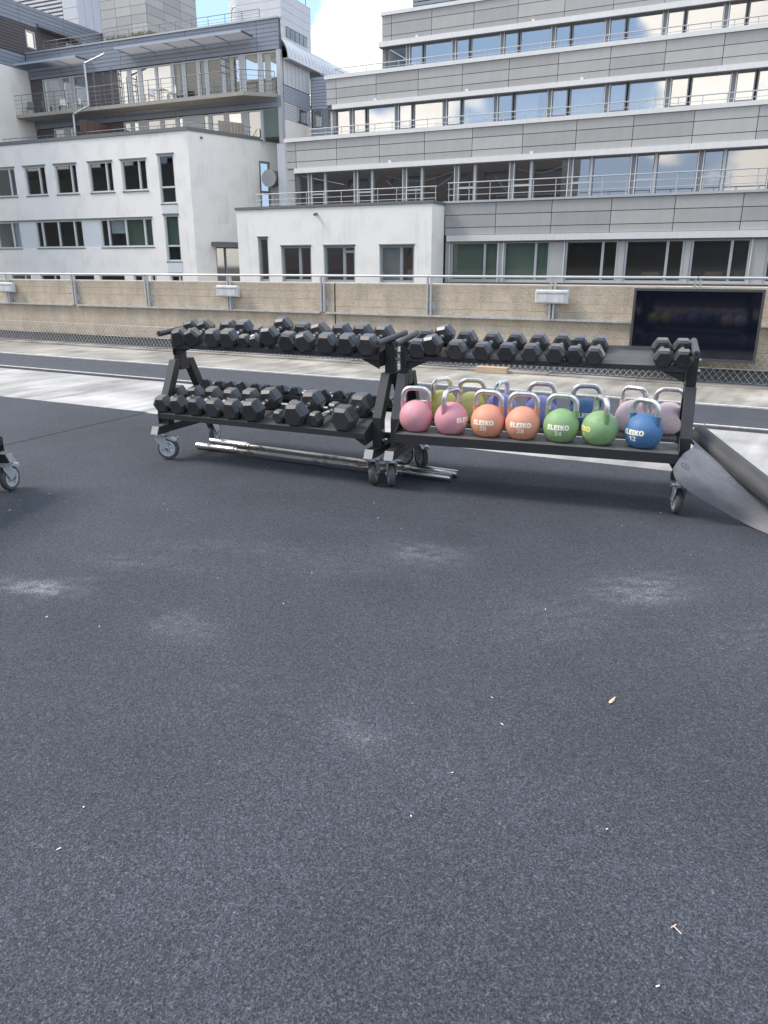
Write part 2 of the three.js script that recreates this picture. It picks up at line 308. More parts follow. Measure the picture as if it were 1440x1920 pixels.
{ // diamond wire mesh across the gap
  const t = onRoof(thing('wire_mesh', 'diamond wire mesh fixed across the gap under the concrete wall', 'mesh'), -6, 0, -9.86), g = [];
  const H = 0.34, x0 = -24, x1 = 13, p = 0.077;
  const wire = (a, b, r) => bar(a, b, r, 3);
  for (let x = x0; x < x1; x += p) for (const s of [-1, 1]) { const dx = s * H * 0.86; g.push(wire([x + 6, 0.03, 0], [x + dx + 6, 0.03 + H, -0.075], 0.0027)); }
  const w = part('wire', merge(g), std([0.66, 0.65, 0.63], 0.5, { metalness: 0.2 }), t); w.userData.kind = 'stuff';
  part('edge_wire', merge([bar([x0 + 6, 0.032, 0.004], [x1 + 6, 0.032, 0.004], 0.003, 6), bar([x0 + 6, 0.37, -0.073], [x1 + 6, 0.37, -0.073], 0.003, 6)]), M.galv, t);
}
{ const b = onRoof(thing('concrete_block', 'small beige concrete block lying before the wire mesh', 'block'), -3.24, 0, -9.62); part('block_body', new RoundedBoxGeometry(0.43, 0.085, 0.12, 2, 0.008), M.wallBlock, b, [0, 0.0425, 0]); }
{ // television hung on the wall
  const t = onRoof(thing('television', 'large wall television with a black switched-off screen and grey frame', 'television'), -0.815, 0.29, -9.66);
  const w = 1.41, h = 0.815, f = 0.028;
  part('frame', merge([bx(-w / 2, w / 2, h - f, h, 0, 0.03), bx(-w / 2, w / 2, 0, f * 1.25, 0, 0.03), bx(-w / 2, -w / 2 + f, f * 1.25, h - f, 0, 0.03), bx(w / 2 - f, w / 2, f * 1.25, h - f, 0, 0.03)]), M.tvFrame, t);
  part('screen', bx(-w / 2 + f, w / 2 - f, f * 1.25, h - f, 0.012, 0.022), M.tvScreen, t);
  part('back_cover', merge([bx(-w / 2, w / 2, 0, h, -0.045, -0.001), bx(-0.45, 0.45, 0.1, 0.6, -0.11, -0.046)]), M.tvFrame, t);
  part('wall_mount', merge([bx(-0.3, -0.25, 0.1, 0.75, -0.335, -0.112), bx(0.25, 0.3, 0.1, 0.75, -0.335, -0.112)]), M.darkAlu, t);
}
// ---------------------------------------------------------------- buildings
class House {
  constructor(name, label, ang, X, Z, Y = -14) { this.o = [X, Y, Z]; this.g = place(thing(name, label, 'building'), ang, X, Y, Z); }
  box(name, mat, x0, x1, y0, y1, z0, z1, parent = this.g) {
    const [X, Y, Z] = this.o, top = parent === this.g;
    return part(name, boxGeo(x1 - x0, y1 - y0, z1 - z0), mat, parent, top ? [(x0 + x1) / 2 - X, (y0 + y1) / 2 - Y, (z0 + z1) / 2 - Z] : [(x0 + x1) / 2 - parent.position.x - X, (y0 + y1) / 2 - parent.position.y - Y, (z0 + z1) / 2 - parent.position.z - Z]);
  }
  geo(name, g, mat, parent = this.g) { const [X, Y, Z] = this.o, q = parent === this.g ? [0, 0, 0] : parent.position.toArray(); return part(name, g.translate(-X - q[0], -Y - q[1], -Z - q[2]), mat, parent); }
  wall(name, mat, x0, x1, y0, y1, zf, t, holes) {            // wall with real openings
    const s = new THREE.Shape([[x0, y0], [x1, y0], [x1, y1], [x0, y1]].map(p => new THREE.Vector2(...p)));
    for (const [a, b, c, d] of holes) s.holes.push(new THREE.Path([[a, c], [a, d], [b, d], [b, c]].map(p => new THREE.Vector2(...p))));
    return this.geo(name, new THREE.ExtrudeGeometry(s, { depth: t, bevelEnabled: false }).translate(0, 0, zf - t), mat);
  }
  group(name, x, y, z, turn = 0) { const q = new THREE.Group(); q.name = name; q.position.set(x - this.o[0], y - this.o[1], z - this.o[2]); q.rotation.y = turn; this.g.add(q); return q; }
  // a window: frame, panes and what is behind them, in the plane z; mulls are x positions of mullions, bars are [x0,x1,y] transoms
  window(x0, x1, y0, y1, z, { mulls = [], bars = [], f = 0.07, d = 0.1, mat = M.frameWhite, glassMat = M.glassMid, sill = 0, behind = null, behindDepth = 0.18, turn = 0, ax = null } = {}) {
    const w = ax ? this.group('window', ax[0], y0, ax[1], turn) : this.group('window', x0, y0, z);
    const W = x1 - x0, H = y1 - y0, fr = [bx(0, f, 0, H, -d, 0), bx(W - f, W, 0, H, -d, 0), bx(f, W - f, 0, f, -d, -0.002), bx(f, W - f, H - f, H, -d, -0.002)];
    const cut = [0, ...mulls.map(m => m - x0), W];
    for (const m of mulls) fr.push(bx(m - x0 - f * 0.6, m - x0 + f * 0.6, f, H - f, -d, 0.004));
    for (const [a, b, y] of bars) fr.push(bx(a - x0, b - x0, y - y0 - f * 0.5, y - y0 + f * 0.5, -d, -0.003));
    part('frame', merge(fr), mat, w);
    for (let i = 0; i + 1 < cut.length; i++) part('pane', new THREE.PlaneGeometry(cut[i + 1] - cut[i], H - f), Array.isArray(glassMat) ? glassMat[i % glassMat.length] : glassMat, w, [(cut[i] + cut[i + 1]) / 2, H / 2, -d * 0.55]);
    if (sill) part('sill', bx(-0.05, W + 0.05, -0.06, -0.003, -d, sill), M.sill, w);
    if (behind) for (const [a, b, c, e, m] of behind) part(m === M.curtain ? 'curtain' : 'blind', m === M.curtain ? curtainGeo(a - x0, b - x0, c - y0, e - y0) : bx(a - x0, b - x0, c - y0, e - y0, -0.02, 0), m, w, [0, 0, -d - behindDepth]);
    return w;
  }
}
function curtainGeo(a, b, c, d) {
  const n = Math.max(8, Math.round((b - a) / 0.035)), P = [], I = [];
  for (let i = 0; i <= n; i++) { const x = a + (b - a) * i / n, z = 0.035 * Math.sin(x * 34 + 2 * Math.sin(x * 5)); P.push(x, c, z, x, d, z * 0.8); if (i < n) { const o = i * 2; I.push(o, o + 2, o + 1, o + 1, o + 2, o + 3); } }
  const g = new THREE.BufferGeometry(); g.setAttribute('position', new THREE.Float32BufferAttribute(P, 3)); g.setAttribute('uv', new THREE.Float32BufferAttribute(new Array(P.length / 3 * 2).fill(0), 2)); g.setIndex(I); g.computeVertexNormals(); return g;
}
const panels = [M.panelA, M.panelB, M.panelC];

// --- terraced grey office block
{
  const h = new House('office_block', 'terraced grey panelled office block with long window bands and pale ledges', 25.5, -10, -33.6), R = rng(101);
  const Z = [-33.63, -37.09, -40.56, -44.02], xR = 5;
  // [left end, ledge bottom, ledge top, panel rows..., coping top, first panel joint]
  const T = [
    { l: -13.0, y: [2.42, 2.68, 3.0, 3.52, 4.02, 4.11], j: -10.65 },
    { l: -23.45, y: [6.04, 6.28, 6.6, 7.13, 7.56, 7.74], j: -22.84 },
    { l: -22.88, y: [9.60, 9.83, 10.15, 10.63, 11.11, 11.30], j: -22.26 },
    { l: -21.11, y: [13.24, 13.50, 13.77, 14.37, 14.79, 14.97], j: -20.53 }];
  const lightCop = [M.alu, M.coping, M.coping, M.coping];
  T.forEach((t, k) => {
    const z = Z[k], y = t.y, xs = [t.l]; for (let x = t.j; x < xR; x += 2.445) xs.push(x); xs.push(xR);
    h.box('backing_wall', M.backing, t.l + 0.03, xR, y[0] + 0.02, y[4], z - 0.3, z - 0.045);
    for (let i = 0; i + 1 < xs.length; i++) for (let r = 1; r < 4; r++) h.box('cladding_panel', panels[Math.floor(R() * 3)], xs[i] + 0.014, xs[i + 1] - 0.014, y[r] + 0.014, y[r + 1] - 0.014, z - 0.04, z + (R() - 0.5) * 0.008);
    // side return of the band
    for (let r = 1; r < 4; r++) h.box('cladding_panel', panels[Math.floor(R() * 3)], t.l - 0.03, t.l + 0.005, y[r] + 0.014, y[r + 1] - 0.014, z - 3.2, z - 0.05);
    const wl = [-12.87, -22.92, -22.48, -21.3][k];
    for (let x = wl; x < xR; x += 4.9) h.box('ledge', M.coping, x, Math.min(x + 4.894, xR), y[0], y[1] - 0.004, z - 0.28, z + 0.13);
    h.box('ledge_soffit', M.darkAlu, wl + 0.02, xR, y[0] - 0.03, y[0] - 0.003, z - 0.28, z + 0.1);
    for (let x = t.l - 0.08; x < xR; x += 6.1) h.box('coping', lightCop[k], x, Math.min(x + 6.095, xR), y[4], y[5], z - 0.36, z + 0.07);
    // terrace floor and the room shell of this storey
    h.box('terrace_floor', M.slabCon, t.l, xR, y[4] - 0.35, y[4] - 0.2, z - 3.5, z - 0.36);
    const fl = k ? T[k - 1].y[4] - 0.19 : 0.35;
    h.box('room_back', k === 1 || k === 0 ? M.roomDark : M.room, t.l + 0.2, xR, fl - 0.1, y[0] + 0.15, z - 6.3, z - 6.101);
    h.box('room_floor', k === 0 ? M.roomDark : M.room, t.l + 0.2, xR, fl - 0.12, fl, z - 6.1, z - 0.3);
    h.box('room_ceiling', k < 2 ? M.roomDark : M.room, t.l + 0.2, xR, y[0] + 0.02, y[0] + 0.15, z - 6.1, z - 0.301);
    h.box('room_side', k < 2 ? M.roomDark : M.roomPale, t.l + 0.08, t.l + 0.2, fl, y[0], z - 6.1, z - 0.3);
  });
  // ground storey windows: [x0, x1, mullion, look]
  const y0 = 0.72, y1 = 2.40, zz = Z[0] - 0.1;
  h.box('base_wall', M.panelB, -13.0, xR, -14, 0.68, Z[0] - 0.3, Z[0] - 0.06);
  h.box('base_sill', M.alu, -12.9, xR, 0.68, 0.72, Z[0] - 0.28, Z[0] + 0.05);
  const g1 = [[-12.72, -10.46, -11.11, 'b'], [-10.24, -8.18, -8.80, 'b'], [-7.53, -5.34, -5.97, 'd'], [-5.07, -2.77, -3.42, 'd'], [-2.53, -0.36, -1.05, 'd'], [0.2, 2.4, 1.7, 'd'], [2.7, 4.9, 4.2, 'd']];
  for (const [a, b, m, s] of g1) h.window(a, b, y0, y1, zz, { mulls: [m], mat: M.alu, f: 0.085, glassMat: s === 'b' ? M.glassDark : M.glassDark, behind: s === 'b' ? [[a + 0.05, b - 0.05, y0 + 0.05, y1 - 0.03, M.blindGreen]] : null, behindDepth: 0.05 });
  for (const [a, b] of [[-12.97, -12.73], [-10.45, -10.25], [-8.17, -7.54], [-5.33, -5.08], [-2.76, -2.54], [-0.35, 0.19], [2.41, 2.69]]) h.box('pier_panel', M.panelC, a, b, 0.72, 2.40, Z[0] - 0.2, Z[0] - 0.07);
  for (const x of [-12.76, -10.47, -10.24, -7.56, -0.34]) h.box('guide_rail', M.coping, x - 0.02, x + 0.02, 0.66, 2.41, Z[0] - 0.05, Z[0] - 0.01);
  // window bands of the three terraces: narrow casement, then a wide pane
  const bands = [[1, -22.86, -16.6, 4.02, 6.01, M.glassMid], [2, -22.42, -15.9, 7.45, 9.57, M.glassMirror], [3, -21.0, -16.79, 11.0, 13.21, M.glassMirror]];
  for (const [k, left, ph, yb, yt, gl] of bands) {
    const z = Z[k] - 0.16; let x = ph; while (x - 2.755 > left + 0.5) x -= 2.755;
    let prev = left, n = 0; const curtains = k === 2;
    const bay = (a, b) => {
      if (b - a > 2.0) {
        const m = a + 0.93;
        h.window(a + 0.09, m - 0.04, yb, yt, z, { mat: M.darkAlu, f: 0.06, glassMat: gl, bars: [[a + 0.1, m - 0.05, yb + 0.95]], behind: curtains && n % 3 !== 1 ? [[a + 0.1, m - 0.1, yb, yt, M.curtain]] : null });
        h.window(m + 0.04, b - 0.09, yb, yt, z, { mat: M.darkAlu, f: 0.06, glassMat: gl, behind: curtains ? [[m + 0.1, n % 2 ? b - 0.1 : m + 1.2, yb, yt, M.curtain]] : null });
        if (k === 1) { h.box('mullion_cover', M.alu, m - 0.055, m + 0.055, yb, yt, z - 0.02, z + 0.03); h.box('casement_rail', M.alu, a + 0.1, m - 0.06, 4.96, 5.03, z - 0.02, z + 0.02); }
        else if (n % 2 === 0) for (let q = 0; q < 3; q++) h.box('vent_slat', M.alu, a + 0.13, m - 0.09, yb + 0.42 + q * 0.12, yb + 0.46 + q * 0.12, z + 0.005, z + 0.03);
      } else h.window(a + 0.06, b - 0.06, yb, yt, z, { mat: M.darkAlu, f: 0.06, glassMat: k === 3 ? M.glassClear : gl });
      n++;
    };
    for (; x < xR; x += 2.755) { bay(prev, x); h.box('post', M.darkAlu, x - 0.085, x + 0.085, yb, yt, z - 0.12, z + 0.02); for (const s of [-1, 1]) h.box('guide_rail', M.coping, x + s * 0.105 - 0.018, x + s * 0.105 + 0.018, yb, yt, z + 0.02, z + 0.05); prev = x; }
    h.box('post', M.darkAlu, left - 0.16, left + 0.05, yb, yt, z - 0.12, z + 0.03);
    h.box('wall_lamp', M.darkAlu, left - 0.18, left - 0.04, yb + 0.75, yb + 1.15, z + 0.04, z + 0.14);
  }
  // end column of panels beside the second storey windows
  [[4.0, 4.6], [4.6, 5.15], [5.15, 5.72], [5.72, 6.26]].forEach(([a, b]) => h.box('cladding_panel', M.panelB, -23.43, -22.99, a + 0.01, b - 0.012, Z[1] - 0.2, Z[1] - 0.03));
  // hanging light cables inside the second storey
  for (const [x0, x1, a, b, c] of [[-17.9, -16.7, 5.55, 5.1, 5.0], [-17.9, -14.0, 5.75, 5.45, 5.85], [-15.5, -14.0, 5.05, 5.3, 5.85], [-12.1, -11.4, 5.5, 5.1, 4.75], [-11.0, -8.5, 5.75, 5.55, 5.9], [-20.1, -19.6, 5.2, 5.4, 5.6], [-19.0, -18.4, 5.8, 5.4, 5.75]]) h.geo('light_cable', tube([[x0, a, Z[1] - 0.75], [(x0 + x1) / 2, b, Z[1] - 0.7], [x1, c, Z[1] - 0.75]], 0.032, 16, 5), M.cable);
  // railings on the copings: terrace one has three rails
  const rail = (k, xa, xb, y, dy, n, step) => {
    const z = Z[k] - 0.12;
    h.geo('handrail', bar([xa, y, z], [xb, y, z], 0.026, 6), M.darkAlu2 || M.alu);
    for (let q = 1; q < n; q++) h.geo('rail_bar', bar([xa, y - dy * q, z], [xb, y - dy * q, z], 0.014, 5), M.alu);
    for (let x = xa + 0.05; x < xb; x += step) h.geo('rail_post', bar([x, T[k].y[5] - 0.01, z], [x, y, z], 0.018, 5), M.alu);
  };
  rail(0, -12.95, xR, 4.86, 0.25, 3, 0.955); rail(1, -22.1, xR, 8.12, 0.22, 2, 0.95); rail(2, -22.4, xR, 11.62, 0.2, 2, 0.95);
  h.geo('handrail', bar([-22.4, 11.62, Z[2] - 0.12], [-22.4, 11.62, Z[2] - 2.6], 0.026, 6), M.alu);
  // rail on the annex roof, in front of the second storey
  const za = -33.3; h.geo('handrail', bar([-22.9, 4.72, za], [-13.3, 4.72, za], 0.024, 6), M.alu); h.geo('rail_bar', bar([-22.9, 4.46, za], [-13.3, 4.46, za], 0.013, 5), M.alu); h.geo('rail_bar', bar([-22.9, 4.24, za], [-13.3, 4.24, za], 0.013, 5), M.alu);
  for (let x = -22.85; x < -13.2; x += 0.95) h.geo('rail_post', bar([x, 4.0, za], [x, 4.72, za], 0.017, 5), M.alu);
  // plant room on top
  for (let y = 15.0; y < 18; y += 0.22) h.box('louvre', M.boardGrey, -20.75, xR, y, y + 0.17, -47.6, -47.45);
  h.box('plant_room_wall', M.backing, -20.7, xR, 14.4, 18, -52, -47.62);
  // small fittings above the ledges
  for (const [x, k] of [[-19.9, 2], [-14.7, 2], [-8.9, 2], [-17.4, 1], [-10.2, 1], [-19.0, 3], [-12.4, 3]]) h.box('ledge_fitting', M.foam, x, x + 0.14, T[k].y[1], T[k].y[1] + 0.1, Z[k] + 0.03, Z[k] + 0.12);
  // boxes and papers stored behind the lower glass
  for (const [x, y, w, hh, m] of [[-4.45, 0.75, 0.75, 0.22, std([0.28, 0.05, 0.04], 0.8)], [-4.4, 0.975, 0.7, 0.16, std([0.35, 0.29, 0.2], 0.9)], [-1.95, 0.85, 0.7, 0.3, std([0.34, 0.27, 0.17], 0.9)], [-0.85, 0.85, 0.35, 0.35, std([0.30, 0.26, 0.2], 0.9)], [-6.5, 0.8, 0.4, 0.2, std([0.2, 0.19, 0.17], 0.9)]]) h.box('stored_box', m, x, x + w, y, y + hh, Z[0] - 1.0, Z[0] - 0.6);
}
// --- white annex
{
  const h = new House('annex_building', 'low white rendered annex with four tall windows and grey coping', 25.5, -18, -32.13), zf = -32.13;
  const w = [[-22.12, -21.53, 0.66, 2.70, []], [-20.81, -19.13, 0.66, 2.29, [-19.8]], [-18.46, -16.8, 0.65, 2.28, [-17.41]], [-15.56, -13.84, 0.65, 2.27, [-14.51]]];
  h.wall('front_wall', M.plaster, -23.28, -13.03, -14, 3.94, zf, 0.3, w.map(a => [a[0], a[1], a[2], a[3]]));
  h.box('side_wall', M.plaster, -13.28, -13.03, -14, 3.94, -33.6, zf - 0.301);
  h.box('side_wall', M.plaster, -23.28, -23.03, -14, 3.94, -38, zf - 0.301);
  h.box('roof_deck', M.slabCon, -23.0, -13.3, 3.6, 3.7, -37, zf - 0.31);
  h.box('room_back', M.roomDark, -23.0, -13.3, 0, 3.69, -36.2, -36);
  h.box('room_floor', M.roomDark, -23.0, -13.3, 0.2, 0.3, -36, zf - 0.31);
  h.box('coping', M.sill, -23.34, -12.97, 3.943, 4.06, zf - 0.36, zf + 0.05);
  h.box('coping', M.sill, -13.34, -12.97, 3.943, 4.055, -33.58, zf - 0.362);
  w.forEach(([a, b, c, d, m], i) => { h.window(a, b, c, d, zf - 0.1, { mulls: m, mat: M.frameGrey, f: 0.11, d: 0.14, glassMat: M.glassMid, sill: 0.1, behindDepth: 0.04, behind: i === 3 ? [[-15.5, -14.55, 0.7, 2.2, M.blindWhite]] : null, bars: i === 2 ? [[-17.36, -16.85, 2.0]] : [] }); h.box('lintel_trim', M.frameGrey, a - 0.03, b + 0.03, d + 0.002, d + 0.045, zf - 0.1, zf + 0.03); });
  h.geo('vent_pipe', bar([-18.77, 3.67, zf - 0.05], [-18.77, 3.62, zf + 0.22], 0.06, 10), M.sill);
}
// --- white rendered block on the far side
{
  const h = new House('white_building', 'white rendered three storey block with square windows and roof terrace', 23.5, -38, -41.5), zf = -41.5, xc = -31.15;
  const up = [[-47.86, -45.89, -46.46], [-45.02, -43.06, -43.67], [-42.23, -40.29, -40.81], [-39.26, -37.24, -37.79], [-36.52, -34.48, -35.12]];
  const low = [[-48.44, -46.15, [-46.93]], [-44.68, -40.35, [-44.06, -42.57, -41.12]], [-38.83, -34.41, [-38.14, -36.66, -35.11]]];
  const bot = [[-47.72, -45.74], [-44.83, -42.93], [-42.07, -39.82], [-39.35, -37.13], [-36.39, -35.38], [-34.95, -34.44], [-33.35, -32.33]];
  const tall = [[-33.56, -32.32, 5.15, 8.0, 6.12], [-33.47, -32.30, 1.67, 4.48, 2.62]];
  h.wall('front_wall', M.plaster, -52, xc, -14, 9.24, zf, 0.32, [...up.map(a => [a[0], a[1], 5.99, 7.83]), [-49, -34.41, 2.58, 4.36], ...bot.map(a => [a[0], a[1], -1.2, 0.84]), ...tall.map(a => [a[0], a[1], a[2], a[3]])]);
  const looks = [M.glassDark, M.glassDark, M.glassDark, M.glassDark, M.glassDark];
  up.forEach(([a, b, m], i) => { h.window(a, b, 5.99, 7.83, zf - 0.06, { mulls: [m], f: 0.1, d: 0.14, glassMat: M.glassDark, sill: 0.12 }); h.box('lintel_trim', M.sill, a - 0.06, b + 0.06, 7.833, 7.9, zf - 0.06, zf + 0.07); });
  low.forEach(([a, b, m], i) => h.window(a, b, 2.58, 4.36, zf - 0.06, { mulls: m, f: 0.1, d: 0.14, glassMat: M.glassDark, sill: 0.1, behindDepth: 0.05, behind: i === 2 ? [[-38.05, -36.75, 3.45, 4.3, M.blindWhite], [-36.6, -34.5, 2.65, 4.3, std([0.17, 0.24, 0.16], 0.9)]] : i === 0 ? [[-46.9, -46.2, 2.65, 4.3, M.infill]] : null }));
  for (const [a, b] of [[-46.15, -44.68], [-40.35, -38.83]]) h.box('infill_panel', M.infill, a + 0.01, b - 0.01, 2.58, 4.36, zf - 0.2, zf - 0.05);
  h.box('lintel_trim', M.sill, -49, -34.36, 4.363, 4.43, zf - 0.06, zf + 0.06);
  bot.forEach(([a, b], i) => h.window(a, b, -1.2, 0.84, zf - 0.08, { mulls: i === 2 || i === 3 ? [] : [(a * 0.3 + b * 0.7)], f: 0.1, glassMat: M.glassDark }));
  tall.forEach(([a, b, c, d, t], i) => { h.window(a, b, c, d, zf - 0.06, { f: 0.1, d: 0.14, bars: [[a + 0.1, b - 0.1, t]], glassMat: M.glassDark, sill: 0.1, behindDepth: 0.05, behind: i ? [[a + 0.1, b - 0.1, t + 0.05, d - 0.1, std([0.17, 0.24, 0.16], 0.9)]] : null }); h.box('lintel_trim', M.sill, a - 0.06, b + 0.06, d + 0.002, d + 0.07, zf - 0.06, zf + 0.06); });
  h.box('infill_panel', M.infill, -33.52, -32.31, 4.57, 5.07, zf + 0.003, zf + 0.025);
  h.box('infill_panel', M.infill, -33.42, -32.29, 0.98, 1.6, zf + 0.003, zf + 0.025);
  for (const y of [8.9, 5.0, 1.4, -2]) h.box('floor_slab', M.room, -52, xc - 0.35, y - 0.15, y + 0.15, zf - 4.7, zf - 0.33);
  h.box('room_back', M.roomDark, -52, xc - 0.35, -2, 9, zf - 4.9, zf - 4.72);
  h.box('roof_terrace', M.slabCon, -52, -31.4, 9.06, 9.2, -46.4, zf - 0.33);
  for (let x = -52; x < xc; x += 5.2) h.box('coping', M.sill, x, Math.min(x + 5.19, xc + 0.06), 9.243, 9.45, zf - 0.42, zf + 0.07);
  // skewed end wall, turned away from the light
  const e = h.group('end_wall', xc, -14, zf, rad(69.5));
  const S = new THREE.Shape([[0.02, 0], [7.3, 0], [7.3, 23.24], [0.02, 23.24]].map(p => new THREE.Vector2(...p)));
  for (const [a, b, c, d] of [[5.34, 6.28, 18.6, 22.02], [1.5, 3.9, 13.5, 16.58]]) S.holes.push(new THREE.Path([[a, c], [a, d], [b, d], [b, c]].map(p => new THREE.Vector2(...p))));
  part('wall', new THREE.ExtrudeGeometry(S, { depth: 0.3, bevelEnabled: false }).translate(0, 0, -0.3), M.plaster, e);
  part('coping', bx(-0.02, 7.35, 23.243, 23.448, -0.4, 0.07), M.sill, e);
  part('window_frame', merge([bx(5.34, 5.44, 18.6, 22.02, -0.2, -0.05), bx(6.18, 6.28, 18.6, 22.02, -0.2, -0.05), bx(5.44, 6.18, 21.9, 22.02, -0.2, -0.052), bx(5.44, 6.18, 20.05, 20.2, -0.2, -0.052)]), M.frameGrey, e);
  part('pane', new THREE.PlaneGeometry(0.8, 3.4), M.glassDark, e, [5.81, 20.3, -0.14]);
  part('porch_frame', merge([bx(1.5, 1.58, 13.5, 16.58, -0.15, 0), bx(2.25, 2.32, 13.5, 16.58, -0.15, 0), bx(1.58, 3.9, 16.48, 16.58, -0.15, 0)]), M.frameGrey, e);
  part('porch_glass', new THREE.PlaneGeometry(2.4, 3.08), M.glassMid, e, [2.7, 15.04, -0.1]);
  part('curtain', curtainGeo(2.35, 3.9, 13.5, 16.5).translate(0, 0, -0.4), std([0.42, 0.38, 0.28], 0.95, { side: THREE.DoubleSide }), e);
  part('canopy', merge([bx(1.2, 4.2, 16.75, 16.86, 0.0, 0.85), bx(1.2, 4.2, 16.60, 16.75, 0.7, 0.82), bx(1.2, 1.3, 16.6, 16.75, 0, 0.7)]), M.sill, e);
  part('room_back', bx(0.5, 7, 13, 22.5, -2.2, -2.0), M.roomDark, e);
  part('vent_pipe', bar([0.96, 22.95, -0.02], [0.96, 22.9, 0.16], 0.06, 8), M.sill, e);
  // terrace rail
  const zr = -43.4; for (const [y, r] of [[10.0, 0.024], [9.75, 0.013], [9.5, 0.013]]) h.geo('terrace_rail', bar([-52, y, zr], [-31.9, y, zr], r, 6), M.darkAlu);
  for (let x = -51.6; x < -31.8; x += 1.2) h.geo('terrace_post', bar([x, 9.2, zr], [x, 10.0, zr], 0.017, 5), M.darkAlu);
  for (const [y, r] of [[10.0, 0.024], [9.75, 0.013]]) h.geo('terrace_rail', bar([-31.9, y, zr], [-29.6, y, -46.3], r, 6), M.darkAlu);
  // screens of boards on the terrace
  for (let z = -43.2, i = 0; z > -46.2; z -= 0.2, i++) h.box('fence_board', i % 3 ? M.woodRed : M.wood, -41.16, -41.12, 9.25, 10.75 + (i % 2) * 0.02, z - 0.19, z);
  for (let i = 0; i < 8; i++) h.geo('fence_board', bx(-0.1, 0.1, 9.25, 10.15, -0.02, 0.02).rotateY(rad(62)).translate(-30.6 + i * 0.11, 0, -44.2 - i * 0.2), M.woodPale);
  h.geo('downpipe', tube([[-39.7, 14.9, -44.6], [-39.72, 14.78, -44.6], [-41.35, 14.42, -44.6], [-41.48, 14.3, -44.6], [-41.5, 11.95, -44.6], [-41.6, 11.8, -44.6], [-42.85, 11.45, -44.6], [-42.98, 11.3, -44.6], [-43.0, 9.3, -44.6]], 0.07, 90, 8, 0.2), M.zinc);
}
